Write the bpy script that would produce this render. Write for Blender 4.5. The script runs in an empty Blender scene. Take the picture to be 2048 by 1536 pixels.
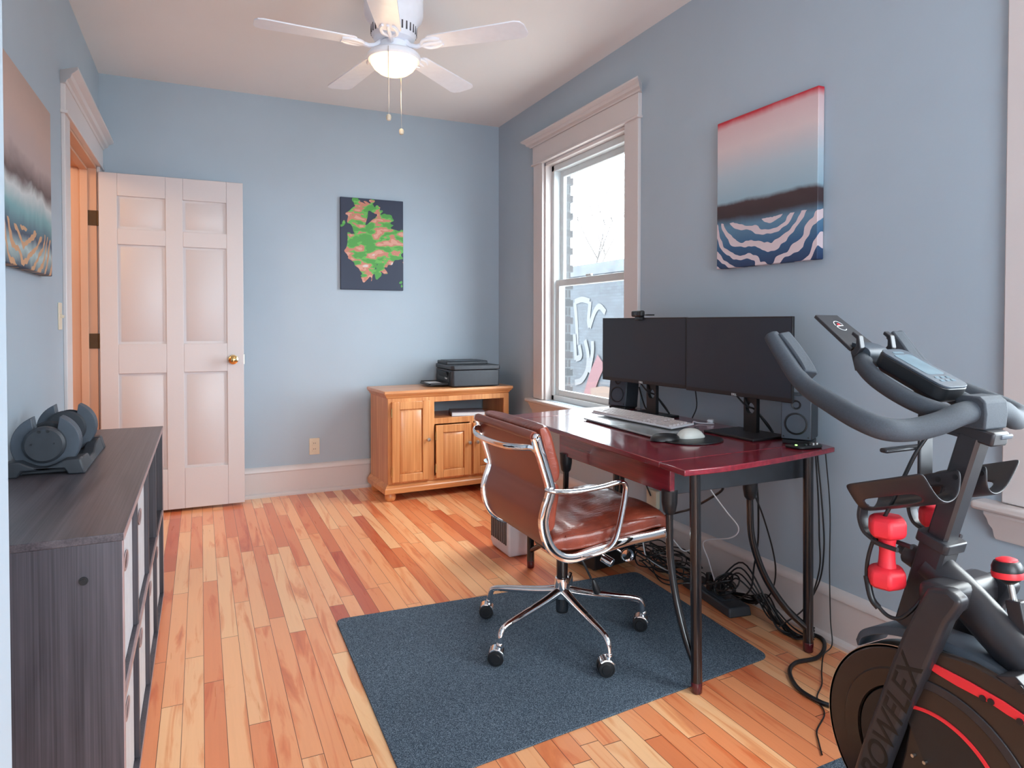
import bpy, bmesh, math, random
from mathutils import Vector, Matrix, noise
random.seed(7)
PI = math.pi
C = bpy.context.scene.collection
sc = bpy.context.scene

# ------------------------------------------------------------------ camera
YAW, PITCH, ROLL = math.radians(24.89), math.radians(1.062), math.radians(0.03)
Fv = Vector((math.sin(YAW)*math.cos(PITCH), math.cos(YAW)*math.cos(PITCH), -math.sin(PITCH)))
Rv = Vector((math.cos(YAW), -math.sin(YAW), 0)); Uv = Rv.cross(Fv)
R2 = Rv*math.cos(ROLL)+Uv*math.sin(ROLL); U2 = Uv*math.cos(ROLL)-Rv*math.sin(ROLL)
cam = bpy.data.cameras.new('camera'); co = bpy.data.objects.new('camera', cam); C.objects.link(co)
cam.sensor_width = 36; cam.lens = 36*1341.3/2048; cam.shift_y = -(768-672.35)/2048
cam.clip_start = 0.02; cam.clip_end = 200
m3 = Matrix((R2, U2, -Fv)).transposed()
co.matrix_world = Matrix.Translation((0, 0, 1.18)) @ m3.to_4x4()
sc.camera = co
sc.view_settings.view_transform = 'Standard'
sc.view_settings.look = 'None'
sc.view_settings.gamma = 1
sc.view_settings.use_curve_mapping = False
sc.view_settings.exposure = 1.0
sc.cycles.max_bounces = 10; sc.cycles.diffuse_bounces = 6; sc.cycles.glossy_bounces = 5
sc.cycles.transmission_bounces = 8; sc.cycles.transparent_max_bounces = 12
sc.cycles.caustics_reflective = False; sc.cycles.caustics_refractive = False
sc.cycles.sample_clamp_indirect = 8.0
sc.cycles.use_denoising = True

# ------------------------------------------------------------------ sky and daylight
w = bpy.data.worlds.new('overcast_sky'); sc.world = w; w.use_nodes = True
wn = w.node_tree; bg = wn.nodes['Background']
tc = wn.nodes.new('ShaderNodeTexCoord'); sp = wn.nodes.new('ShaderNodeSeparateXYZ')
cr_ = wn.nodes.new('ShaderNodeValToRGB')
wn.links.new(tc.outputs['Generated'], sp.inputs[0]); wn.links.new(sp.outputs['Z'], cr_.inputs[0])
cr_.color_ramp.elements[0].position = 0.0; cr_.color_ramp.elements[0].color = (0.80, 0.88, 1.0, 1)
cr_.color_ramp.elements[1].position = 0.6; cr_.color_ramp.elements[1].color = (1.0, 1.0, 1.0, 1)
wn.links.new(cr_.outputs[0], bg.inputs['Color']); bg.inputs['Strength'].default_value = 9

def area(name, loc, size, direction, power, color, portal=False, spread=PI):
    l = bpy.data.lights.new(name, 'AREA'); l.shape = 'RECTANGLE'; l.size, l.size_y = size
    l.energy = power; l.color = color; l.spread = spread
    try: l.cycles.is_portal = portal
    except Exception: pass
    o = bpy.data.objects.new(name, l); C.objects.link(o)
    o.location = loc; o.rotation_euler = Vector(direction).to_track_quat('-Z', 'Y').to_euler()
    return o
W1 = (3.09, 4.065, 0.66, 2.27)      # window_1 opening y0 y1 z0 z1
W2 = (-0.50, 1.034, 0.66, 2.27)      # window_2, widened out of view to brighten the left wall
W3 = (-0.35, 1.45, 0.45, 2.10)        # fill_window_3 added behind the camera as fill light, in the rear wall, x0 x1 z0 z1
XL, XR, YB, YF, H = -0.56, 2.13, 4.84, -1.7, 2.72
# sky portals: they guide the sky's light through each window opening and emit nothing themselves
area('portal_window_1', (XR+.17, (W1[0]+W1[1])/2, (W1[2]+W1[3])/2), (W1[1]-W1[0], W1[3]-W1[2]), (-1, 0, 0), 1, (1, 1, 1), True)
area('portal_window_2', (XR+.17, (W2[0]+W2[1])/2, (W2[2]+W2[3])/2), (W2[1]-W2[0], W2[3]-W2[2]), (-1, 0, 0), 1, (1, 1, 1), True)
area('portal_fill_window_3', ((W3[0]+W3[1])/2, YF-.17, (W3[2]+W3[3])/2), (W3[1]-W3[0], W3[3]-W3[2]), (0, 1, 0), 1, (1, 1, 1), True)

# ------------------------------------------------------------------ helpers
OFF = {}
def thing(name, label, cat, loc=(0, 0, 0), rotz=0, group=None, local=False):
    o = bpy.data.objects.new(name, None); C.objects.link(o); o.empty_display_size = .05
    o.location = loc; o.rotation_euler = (0, 0, rotz); o['label'] = label; o['category'] = cat
    if group: o['group'] = group
    OFF[o.name] = Vector((0, 0, 0)) if local else Vector(loc)
    return o
def tag(o, label, cat, group=None):
    o['label'] = label; o['category'] = cat
    if group: o['group'] = group
    return o
def struct(o): o['kind'] = 'structure'; return o

def frame_from(z):
    z = Vector(z).normalized()
    x = Vector((0, 0, 1)).cross(z)
    if x.length < 1e-4: x = Vector((1, 0, 0))
    x.normalize(); return Matrix((x, z.cross(x), z)).transposed()

def cr(pts, n=8, closed=False):
    """Catmull-Rom smoothing"""
    P = [Vector(p) for p in pts]; out = []; N = len(P)
    rng = N if closed else N-1
    for i in range(rng):
        p1, p2 = P[i], P[(i+1) % N]
        p0 = P[(i-1) % N] if (closed or i > 0) else p1*2-p2
        p3 = P[(i+2) % N] if (closed or i+2 < N) else p2*2-p1
        for k in range(n):
            t = k/n
            out.append(.5*((2*p1)+(p2-p0)*t+(2*p0-5*p1+4*p2-p3)*t*t+(3*p1-p0-3*p2+p3)*t**3))
    if not closed: out.append(P[-1])
    return out

class B:
    def __init__(s): s.bm = bmesh.new()
    def box(s, x0, x1, y0, y1, z0, z1):
        v = [s.bm.verts.new(p) for p in [(x0,y0,z0),(x1,y0,z0),(x1,y1,z0),(x0,y1,z0),(x0,y0,z1),(x1,y0,z1),(x1,y1,z1),(x0,y1,z1)]]
        for f in [(3,2,1,0),(4,5,6,7),(0,1,5,4),(1,2,6,5),(2,3,7,6),(3,0,4,7)]: s.bm.faces.new([v[i] for i in f])
        return s
    def obox(s, c, size, R=None, taper=1):
        R = R or Matrix.Identity(3); c = Vector(c); a, b, d = [q/2 for q in size]
        v = []
        for z in (-1, 1):
            t = 1 if z < 0 else taper
            for (x, y) in [(-1,-1),(1,-1),(1,1),(-1,1)]:
                v.append(s.bm.verts.new(c+R@Vector((x*a*t, y*b*t, z*d))))
        for f in [(3,2,1,0),(4,5,6,7),(0,1,5,4),(1,2,6,5),(2,3,7,6),(3,0,4,7)]: s.bm.faces.new([v[i] for i in f])
        return s
    def prism(s, poly, axis, d0, d1):
        """poly: 2-D points; axis 'x' -> (y,z), 'y' -> (x,z), 'z' -> (x,y)"""
        def mk(p, d):
            return {'x': (d, p[0], p[1]), 'y': (p[0], d, p[1]), 'z': (p[0], p[1], d)}[axis]
        a = [s.bm.verts.new(mk(p, d0)) for p in poly]; b = [s.bm.verts.new(mk(p, d1)) for p in poly]
        n = len(poly)
        for i in range(n): s.bm.faces.new((a[i], a[(i+1)%n], b[(i+1)%n], b[i]))
        s.bm.faces.new(a[::-1]); s.bm.faces.new(b)
        return s
    def rings(s, rings, cap=True, closed=False):
        V = [[s.bm.verts.new(p) for p in r] for r in rings]; n = len(rings[0]); m = len(V)
        for i in range(m if closed else m-1):
            a, b = V[i], V[(i+1)%m]
            for j in range(n): s.bm.faces.new((a[j], a[(j+1)%n], b[(j+1)%n], b[j]))
        if cap and not closed: s.bm.faces.new(V[0][::-1]); s.bm.faces.new(V[-1])
        return s
    def tube(s, pts, r, n=10, sect=None, closed=False, up=None, scale=None):
        P = [Vector(p) for p in pts]; N = len(P)
        T = []
        for i in range(N):
            if closed: t = P[(i+1)%N]-P[(i-1)%N]
            else: t = P[min(i+1,N-1)]-P[max(i-1,0)]
            T.append(t.normalized() if t.length > 1e-9 else Vector((0,0,1)))
        if up is not None: nrm = Vector(up)
        else: nrm = Vector((0,0,1)) if abs(T[0].z) < .9 else Vector((1,0,0))
        rings = []
        for i in range(N):
            t = T[i]
            if up is not None: nrm = Vector(up)
            nrm = nrm-t*nrm.dot(t)
            if nrm.length < 1e-6: nrm = t.orthogonal()
            nrm.normalize(); bn = t.cross(nrm)
            rr = r[i] if isinstance(r, (list, tuple)) else r
            if sect:
                q = scale[i] if scale else 1
                rings.append([P[i]+nrm*(a*q)+bn*(b*q) for a, b in sect])
            else:
                rings.append([P[i]+nrm*(math.cos(2*PI*k/n)*rr)+bn*(math.sin(2*PI*k/n)*rr) for k in range(n)])
        return s.rings(rings, closed=closed)
    def cyl(s, p0, p1, r, n=20, r1=None):
        return s.tube([p0, p1], [r, r if r1 is None else r1], n)
    def lathe(s, prof, c=(0,0,0), axis=(0,0,1), n=32, sx=1, sy=1):
        M = frame_from(axis); c = Vector(c)
        rings = [[c+M@Vector((max(r,1e-5)*math.cos(2*PI*k/n)*sx, max(r,1e-5)*math.sin(2*PI*k/n)*sy, z)) for k in range(n)] for r, z in prof]
        return s.rings(rings)
    def pillow(s, spine, y0, y1, th, normal_sign=1, p=3.0, ns=28, nt=24, wr=0, seed=0, edge=0.0, back=.35, axis='y'):
        """padded cushion on a curved spine of (x,z) points running across y0..y1"""
        sp_ = cr([(a, 0, b) for a, b in spine], 12)
        L = [0]
        for i in range(1, len(sp_)): L.append(L[-1]+(sp_[i]-sp_[i-1]).length)
        def at(u):
            d = u*L[-1]
            for i in range(1, len(L)):
                if d <= L[i]+1e-9:
                    k = (d-L[i-1])/max(L[i]-L[i-1], 1e-9)
                    return sp_[i-1].lerp(sp_[i], k), (sp_[i]-sp_[i-1]).normalized()
            return sp_[-1], (sp_[-1]-sp_[-2]).normalized()
        top, bot = [], []
        for i in range(ns+1):
            u = .5-.5*math.cos(PI*i/ns)
            c, t = at(u); nrm = Vector((-t.z, 0, t.x))*normal_sign
            a, b2 = [], []
            for j in range(nt+1):
                v = .5-.5*math.cos(PI*j/nt)
                h = (max(0, 1-abs(2*u-1)**p)**(1/p))*(max(0, 1-abs(2*v-1)**p)**(1/p))
                wv = 0
                if wr:
                    q = Vector((c.x*9+seed, (y0+(y1-y0)*v)*5, c.z*9))
                    wv = wr*(noise.noise(q)+.5*noise.noise(q*2.3))*h
                P_ = Vector((c.x, y0+(y1-y0)*v, c.z))
                a.append(P_+nrm*(th*h+wv)); b2.append(P_-nrm*(th*back*h))
            top.append(a); bot.append(b2)
        def grid(G, flip):
            V = [[s.bm.verts.new(p_) for p_ in r] for r in G]
            for i in range(len(V)-1):
                for j in range(len(V[0])-1):
                    f = (V[i][j], V[i][j+1], V[i+1][j+1], V[i+1][j])
                    s.bm.faces.new(f[::-1] if flip else f)
        grid(top, normal_sign > 0); grid(bot, normal_sign < 0)
        bmesh.ops.remove_doubles(s.bm, verts=s.bm.verts[:], dist=1e-5)
        return s
    def build(s, name, mat, parent=None, bev=0, seg=2, smooth=True, ang=38, label=None, subd=0):
        bm = s.bm
        if parent is not None:
            off = OFF[parent.name]
            if off.length: bmesh.ops.translate(bm, verts=bm.verts[:], vec=-off)
        bmesh.ops.recalc_face_normals(bm, faces=bm.faces[:])
        if smooth:
            for f in bm.faces: f.smooth = True
            a = math.radians(ang)
            for e in bm.edges:
                if len(e.link_faces) == 2: e.smooth = e.calc_face_angle(0) < a
                else: e.smooth = False
        me = bpy.data.meshes.new(name); bm.to_mesh(me); bm.free()
        o = bpy.data.objects.new(name, me); C.objects.link(o)
        me.materials.append(mat)
        if parent is not None: o.parent = parent; OFF[o.name] = OFF[parent.name]
        else: OFF[o.name] = Vector((0,0,0))
        if bev:
            md = o.modifiers.new('bevel', 'BEVEL'); md.width = bev; md.segments = seg; md.limit_method = 'ANGLE'; md.angle_limit = math.radians(40)
            md.harden_normals = False
        if subd:
            md = o.modifiers.new('sub', 'SUBSURF'); md.levels = subd; md.render_levels = subd
        if label: o['label'] = label
        return o

def text(name, body, size, loc, rot, mat, parent, depth=.0006, shear=0, spacing=1.0, label=None):
    cu = bpy.data.curves.new(name, 'FONT'); cu.body = body; cu.size = size; cu.extrude = depth; cu.shear = shear
    cu.align_x = 'CENTER'; cu.align_y = 'CENTER'; cu.space_character = spacing; cu.offset = size*.012
    t = bpy.data.objects.new(name+'_t', cu); C.objects.link(t)
    dg = bpy.context.evaluated_depsgraph_get(); me = bpy.data.meshes.new_from_object(t.evaluated_get(dg))
    bpy.data.objects.remove(t, do_unlink=True); bpy.data.curves.remove(cu)
    M = Matrix.Translation(Vector(loc)-OFF[parent.name]) @ rot.to_4x4()
    me.transform(M); me.materials.clear(); me.materials.append(mat); me.name = name
    o = bpy.data.objects.new(name, me); C.objects.link(o); o.parent = parent; OFF[o.name] = OFF[parent.name]
    if label: o['label'] = label
    return o

def copy_tree(o, delta, parent=None):
    c = o.copy(); C.objects.link(c)
    if parent is None: c.location = Vector(o.location)+Vector(delta)
    else: c.parent = parent
    for ch in [q for q in o.children]: copy_tree(ch, delta, c)
    return c

# ------------------------------------------------------------------ materials
def srgb(r, g, b):
    f = lambda c: ((c/255+.055)/1.055)**2.4 if c/255 > .04045 else c/255/12.92
    return (f(r), f(g), f(b), 1)
class M:
    """small node-material builder"""
    def __init__(s, name, col, rough=.5, metal=0, spec=.5, coat=0, coat_r=.1):
        s.m = bpy.data.materials.new(name); s.m.use_nodes = True; s.nt = s.m.node_tree
        s.p = s.nt.nodes['Principled BSDF']
        s.p.inputs['Base Color'].default_value = col; s.p.inputs['Roughness'].default_value = rough
        s.p.inputs['Metallic'].default_value = metal; s.p.inputs['Specular IOR Level'].default_value = spec
        s.p.inputs['Coat Weight'].default_value = coat; s.p.inputs['Coat Roughness'].default_value = coat_r
    def n(s, t, **k):
        nd = s.nt.nodes.new(t)
        for a, b in k.items(): setattr(nd, a, b)
        return nd
    def l(s, a, b): s.nt.links.new(a, b)
    def coord(s, scale=(1,1,1), rot=(0,0,0), kind='Object', loc=(0,0,0)):
        t = s.n('ShaderNodeTexCoord'); mp = s.n('ShaderNodeMapping'); mp.inputs['Scale'].default_value = scale
        mp.inputs['Rotation'].default_value = rot; mp.inputs['Location'].default_value = loc
        s.l(t.outputs[kind], mp.inputs[0]); return mp.outputs[0]
    def noise(s, vec, scale, detail=4, rough=.5, dist=0):
        nd = s.n('ShaderNodeTexNoise'); nd.inputs['Scale'].default_value = scale; nd.inputs['Detail'].default_value = detail
        nd.inputs['Roughness'].default_value = rough; nd.inputs['Distortion'].default_value = dist
        if vec is not None: s.l(vec, nd.inputs['Vector'])
        return nd.outputs['Fac']
    def ramp(s, fac, stops, interp='LINEAR'):
        r = s.n('ShaderNodeValToRGB'); r.color_ramp.interpolation = interp
        e = r.color_ramp.elements
        e[0].position, e[0].color = stops[0]; e[1].position, e[1].color = stops[-1]
        for p, c in stops[1:-1]: q = e.new(p); q.color = c
        s.l(fac, r.inputs[0]); return r.outputs[0]
    def mix(s, fac, a, b, mode='MIX'):
        nd = s.n('ShaderNodeMix', data_type='RGBA', blend_type=mode)
        for i, v in ((0, fac), (6, a), (7, b)):
            if hasattr(v, 'links') or hasattr(v, 'is_linked'): s.l(v, nd.inputs[i])
            else: nd.inputs[i].default_value = v
        return nd.outputs[2]
    def math(s, op, a, b=None, c=None, clamp=False):
        nd = s.n('ShaderNodeMath', operation=op, use_clamp=clamp)
        for i, v in enumerate((a, b, c)):
            if v is None: continue
            if hasattr(v, 'is_linked'): s.l(v, nd.inputs[i])
            else: nd.inputs[i].default_value = v
        return nd.outputs[0]
    def bump(s, h, strength=.2, dist=.002):
        b = s.n('ShaderNodeBump'); b.inputs['Strength'].default_value = strength; b.inputs['Distance'].default_value = dist
        s.l(h, b.inputs['Height']); s.l(b.outputs[0], s.p.inputs['Normal'])
    def color(s, out): s.l(out, s.p.inputs['Base Color'])
    def rough(s, out): s.l(out, s.p.inputs['Roughness'])

def simple(name, col, rough=.5, metal=0, var=.08, nscale=30, bump=0, bscale=200, coat=0, spec=.5):
    k = M(name, col, rough, metal, spec, coat)
    v = k.coord()
    f = k.noise(v, nscale, 3)
    dk = tuple(c*(1-var) for c in col[:3])+(1,); lt = tuple(min(1, c*(1+var)) for c in col[:3])+(1,)
    k.color(k.ramp(f, [(.3, dk), (.7, lt)]))
    if bump: k.bump(k.noise(v, bscale, 2), bump, .001)
    return k.m

def paint(name, col, mott=.035, rough=.55):
    k = M(name, col, rough); v = k.coord()
    f = k.noise(v, 1.3, 3, .6)
    k.color(k.ramp(f, [(.3, tuple(c*(1-mott) for c in col[:3])+(1,)), (.7, tuple(c*(1+mott) for c in col[:3])+(1,))]))
    k.bump(k.noise(k.coord(), 60, 3), .08, .003)
    return k.m
WALL = paint('wall_paint', srgb(166, 181, 193))
CEIL = paint('ceiling_paint', srgb(232, 230, 228), .015, .8)
TRIM = paint('trim_paint', srgb(208, 200, 198), .02, .35)
DOORP = paint('door_paint', srgb(202, 196, 196), .015, .4)
JAMB = paint('jamb_paint', srgb(200, 160, 134), .06, .5)
VINYL = simple('window_vinyl', srgb(205, 212, 214), .35, var=.02)
WHITE_METAL = simple('white_enamel', srgb(240, 243, 250), .3, var=.02)

def floor_mat():
    k = M('strip_floor', (.5, .3, .15, 1), .3, coat=.35, coat_r=.16)
    t = k.n('ShaderNodeTexCoord'); sx = k.n('ShaderNodeSeparateXYZ'); k.l(t.outputs['Object'], sx.inputs[0])
    x, y = sx.outputs['X'], sx.outputs['Y']
    W, L = .0595, .95
    xs = k.math('DIVIDE', x, W); idx = k.math('FLOOR', xs); fx = k.math('FRACT', xs)
    wn1 = k.n('ShaderNodeTexWhiteNoise', noise_dimensions='1D'); k.l(idx, wn1.inputs['W'])
    ys = k.math('DIVIDE', k.math('ADD', y, k.math('MULTIPLY', wn1.outputs['Value'], 7.3)), L)
    seg = k.math('FLOOR', ys); fy = k.math('FRACT', ys)
    cmb = k.n('ShaderNodeCombineXYZ'); k.l(idx, cmb.inputs[0]); k.l(seg, cmb.inputs[1])
    wn2 = k.n('ShaderNodeTexWhiteNoise', noise_dimensions='3D'); k.l(cmb.outputs[0], wn2.inputs['Vector'])
    r = wn2.outputs['Value']
    # grain
    gv = k.n('ShaderNodeCombineXYZ'); k.l(k.math('MULTIPLY', x, 16), gv.inputs[0]); k.l(k.math('MULTIPLY', y, 1.6), gv.inputs[1])
    k.l(k.math('MULTIPLY', r, 40), gv.inputs[2])
    g1 = k.noise(gv.outputs[0], 1.0, 5, .55, 1.2)
    gv2 = k.n('ShaderNodeCombineXYZ'); k.l(k.math('MULTIPLY', x, 120), gv2.inputs[0]); k.l(k.math('MULTIPLY', y, 4), gv2.inputs[1]); k.l(k.math('MULTIPLY', r, 40), gv2.inputs[2])
    g2 = k.noise(gv2.outputs[0], 1.0, 3, .6)
    base = k.ramp(r, [(0, srgb(248, 196, 146)), (.35, srgb(244, 174, 124)), (.62, srgb(238, 156, 106)), (.82, srgb(222, 128, 82)), (1, srgb(196, 92, 56))])
    heart = k.ramp(g1, [(.52, (1, 1, 1, 1)), (.62, srgb(238, 196, 172)), (.74, srgb(206, 138, 112))])
    c = k.mix(.75, base, heart, 'MULTIPLY')
    c = k.mix(.15, c, k.ramp(g2, [(.3, (.72, .66, .6, 1)), (.7, (1.05, 1.05, 1.05, 1))]), 'MULTIPLY')
    gap = k.math('MAXIMUM', k.math('LESS_THAN', fx, .028), k.math('LESS_THAN', fy, .0025))
    c = k.mix(gap, c, srgb(96, 52, 32))
    k.color(c); k.rough(k.math('ADD', k.math('MULTIPLY', g2, .12), .24))
    k.bump(k.math('SUBTRACT', 1, gap), .35, .002)
    return k.m
FLOOR = floor_mat()

def wood(name, light, dark, rough=.35, along='z', scale=1.0, coat=.2, fine=90):
    k = M(name, light, rough, coat=coat)
    sc_ = {'x': (1.5, fine, fine), 'y': (fine, 1.5, fine), 'z': (fine, fine, 1.5)}[along]
    sb = {'x': (.8, 10, 10), 'y': (10, .8, 10), 'z': (10, 10, .8)}[along]
    a = k.noise(k.coord(scale=sc_), scale, 4, .6, .2); b = k.noise(k.coord(scale=sb), scale, 4, .5, 1.5)
    f = k.math('ADD', k.math('MULTIPLY', a, .5), k.math('MULTIPLY', b, .5))
    k.color(k.ramp(f, [(.36, dark), (.64, light)])); k.bump(a, .06, .001)
    return k.m
OAK = wood('honey_oak', srgb(222, 160, 104), srgb(186, 116, 66), .35, 'z')
OAKH = wood('honey_oak_rail', srgb(222, 160, 104), srgb(188, 118, 68), .35, 'x')
OAKTOP = wood('honey_oak_top', srgb(224, 166, 118), srgb(196, 130, 84), .3, 'x')
DESK = wood('mahogany', srgb(140, 36, 50), srgb(98, 22, 36), .18, 'y', coat=.6, fine=70)
GREYWOOD = wood('charcoal_laminate', srgb(86, 81, 88), srgb(44, 41, 47), .42, 'z', coat=0, fine=260)
GREYTOP = wood('charcoal_laminate_top', srgb(98, 90, 94), srgb(58, 52, 57), .34, 'y', coat=0, fine=260)
EDGE = simple('edge_highlight_and_ring', srgb(160, 136, 136), .4)  # pinkish light on laminate edges put into this colour; also colours bin rings

def leather():
    k = M('brown_leather', srgb(122, 58, 42), .29, coat=.25)
    v = k.coord(); f = k.noise(v, 14, 4); k.color(k.ramp(f, [(.3, srgb(112, 48, 35)), (.7, srgb(148, 70, 51))]))
    vo = k.n('ShaderNodeTexVoronoi'); vo.inputs['Scale'].default_value = 420; k.l(v, vo.inputs['Vector'])
    cre = k.noise(k.coord(scale=(1, 3.2, 1)), 16, 3, .5, 1.5)
    h = k.math('ADD', k.math('MULTIPLY', vo.outputs['Distance'], .15), cre); k.bump(h, .35, .006)
    return k.m
LEATHER = leather()
SLING = simple('smooth_brown_leather', srgb(132, 62, 44), .38, var=.05, nscale=6, bump=.08, bscale=420, coat=.1)
CHROME = M('chrome', (.82, .83, .85, 1), .06, 1).m
STEEL = M('brushed_nickel', (.55, .54, .52, 1), .3, 1).m
DARKSTEEL = M('dark_steel', (.16, .17, .18, 1), .22, 1).m
BRASS = M('brass', (.83, .58, .25, 1), .18, 1).m
DARKBRASS = simple('tarnished_hinge', srgb(82, 62, 40), .4, .6)
BLACK = simple('black_plastic', srgb(24, 25, 28), .38, var=.15)
BLACKTUBE = simple('black_painted_tube', srgb(18, 16, 19), .26, var=.1, coat=.4)
MAROON = simple('maroon_foot_cap', srgb(74, 18, 28), .2, coat=.4)
GRAPH = simple('graphite_plastic', srgb(46, 50, 56), .45, var=.1)
SLATE = simple('slate_plastic', srgb(66, 74, 84), .5, var=.08)
FOAM = simple('handlebar_foam', srgb(54, 60, 68), .75, var=.12, nscale=300, bump=.3, bscale=700)
BIKEF = simple('black_frame_paint', srgb(38, 37, 41), .42, var=.1, coat=.1, bump=.05, bscale=500)
BIKEB = simple('brown_black_flywheel', srgb(46, 35, 30), .33, var=.06)
RED = simple('red_vinyl', srgb(214, 38, 52), .5, var=.06, bump=.1)
REDG = simple('red_trim', srgb(222, 44, 54), .4, var=.03)
SCREEN = M('screen_glass', srgb(30, 44, 56), .36, spec=.5).m  # blue-grey room reflection put into the base colour
SILVER = simple('silver_aluminium', srgb(178, 186, 188), .25, .55, var=.02)
KEYW = simple('white_keys', srgb(206, 198, 198), .5, var=.03)
OFFWHITE = simple('mouse_white', srgb(206, 208, 202), .35, var=.02)
PLWHITE = simple('white_plastic', srgb(214, 216, 222), .4, var=.02)
CREAM = simple('cream_plastic', srgb(216, 202, 178), .4, var=.03)
LOGOW = M('logo_white', srgb(215, 218, 220), .4).m
CANVASBIN = simple('canvas_bin', srgb(196, 196, 200), .85, var=.05, bump=.2, bscale=300)
PAPER = simple('paper', srgb(220, 222, 226), .7, var=.02)
BOOKC = simple('book_cover', srgb(120, 116, 126), .35, var=.1)
def carpet():
    k = M('mat_pile', srgb(60, 72, 86), .95, spec=.15); v = k.coord()
    f = k.noise(v, 420, 2, .8); g = k.noise(v, 3.0, 3)
    a = k.ramp(f, [(.34, srgb(34, 42, 52)), (.5, srgb(76, 92, 108)), (.68, srgb(150, 166, 180))])
    k.color(k.mix(.35, a, k.ramp(g, [(.35, srgb(60, 62, 66)), (.65, srgb(130, 136, 140))]), 'MULTIPLY'))
    k.color(k.mix(.2, a, k.ramp(g, [(.35, (.6, .6, .6, 1)), (.65, (1, 1, 1, 1))]), 'MULTIPLY'))
    k.bump(f, .8, .004); return k.m
CARPET = carpet()
def glass():
    k = M('window_glass', (1, 1, 1, 1), 0)
    nt = k.nt; nt.nodes.remove(k.p); out = nt.nodes['Material Output']
    t = k.n('ShaderNodeBsdfTransparent'); t.inputs[0].default_value = (.93, .96, .96, 1)
    g = k.n('ShaderNodeBsdfGlossy'); g.inputs['Roughness'].default_value = .03
    mx = k.n('ShaderNodeMixShader'); lw = k.n('ShaderNodeLayerWeight'); lw.inputs['Blend'].default_value = .5
    f5 = k.math('ADD', k.math('MULTIPLY', k.math('POWER', lw.outputs['Facing'], 5), .6), .03)
    k.l(f5, mx.inputs[0]); k.l(t.outputs[0], mx.inputs[1]); k.l(g.outputs[0], mx.inputs[2]); k.l(mx.outputs[0], out.inputs[0])
    return k.m
GLASS = glass()
def emit(name, col, st):
    k = M(name, col, .4); k.p.inputs['Emission Color'].default_value = col; k.p.inputs['Emission Strength'].default_value = st
    return k.m
BOWL = emit('lit_frosted_glass', (1.0, .66, .32, 1), 1.5)
LED = emit('green_led', (.3, 1, .1, 1), 6)
LCDM = simple('lcd_panel', srgb(104, 122, 132), .25, var=.1)
SNOW = simple('parapet_cap', srgb(52, 56, 60), .8, var=.2, nscale=3)

# ------------------------------------------------------------------ room shell
T = .16
def wall_x(name, x0, x1, ya, yb, openings, mat):
    """wall in the YZ plane with rectangular openings (y0,y1,z0,z1)"""
    b = B(); y = ya
    for (a, c, z0, z1) in sorted(openings):
        b.box(x0, x1, y, a, 0, H)
        if z0 > 0: b.box(x0, x1, a, c, 0, z0)
        b.box(x0, x1, a, c, z1, H); y = c
    b.box(x0, x1, y, yb, 0, H)
    return struct(b.build(name, mat, smooth=False))
DO = (3.70, 4.715, 0, 2.125)
wall_x('wall_right', XR, XR+T, YF-T, YB+T, [W1, W2], WALL)
wall_x('wall_left', XL-T, XL, YF-T, YB+T, [DO], WALL)
struct(B().box(XL, XR, YB, YB+T, 0, H).build('wall_back', WALL, smooth=False))
b = B(); b.box(XL, W3[0], YF-T, YF, 0, H).box(W3[1], XR, YF-T, YF, 0, H).box(W3[0], W3[1], YF-T, YF, 0, W3[2]).box(W3[0], W3[1], YF-T, YF, W3[3], H)
struct(b.build('wall_rear', WALL, smooth=False))
struct(B().box(XL, XL+.345, .90, 1.0, 0, H).build('wall_stub_left', WALL, smooth=False))
struct(B().box(XL-1.5, XR+T, YF-T, YB+T, -.12, 0).build('floor', FLOOR, smooth=False))
struct(B().box(XL-1.5, XR+T, YF-T, YB+T, H, H+.12).build('ceiling', CEIL, smooth=False))
# hallway beyond the door
b = B().box(XL-1.5, XL-1.4, 2.6, YB+T, 0, H).box(XL-1.4, XL-T, 2.6, 2.7, 0, H).box(XL-1.4, XL-T, YB+.06, YB+T, 0, H)
struct(b.build('wall_hallway', simple('hall_paint', srgb(206, 168, 140), .6), smooth=False))
hl = bpy.data.lights.new('hall_fill', 'POINT'); hl.energy = 16; hl.color = (1, .72, .45); hl.shadow_soft_size = .12  # unseen warm light added to light the door jamb
ho = bpy.data.objects.new('hall_fill', hl); C.objects.link(ho); ho.location = (XL-.9, 3.6, 2.3)

def baseboard(name, a, b_, inward):
    """from a to b along floor; inward = unit vector into the room"""
    a = Vector((*a, 0)); b_ = Vector((*b_, 0)); n = Vector((*inward, 0)); d = (b_-a)
    prof = [(0, 0), (.036, 0), (.036, .012), (.030, .022), (.018, .028), (.018, .165), (.024, .168), (.024, .176), (.018, .192), (.010, .200), (0, .203)]
    q = B(); q.rings([[a+n*p[0]+Vector((0, 0, p[1])) for p in prof], [b_+n*p[0]+Vector((0, 0, p[1])) for p in prof]])
    return struct(q.build(name, TRIM, ang=30))
baseboard('baseboard_back', (XL, YB), (XR, YB), (0, -1))
baseboard('baseboard_right', (XR, YF), (XR, YB-.036), (-1, 0))
baseboard('baseboard_left', (XL, 1.0), (XL, 3.565), (1, 0))

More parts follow.
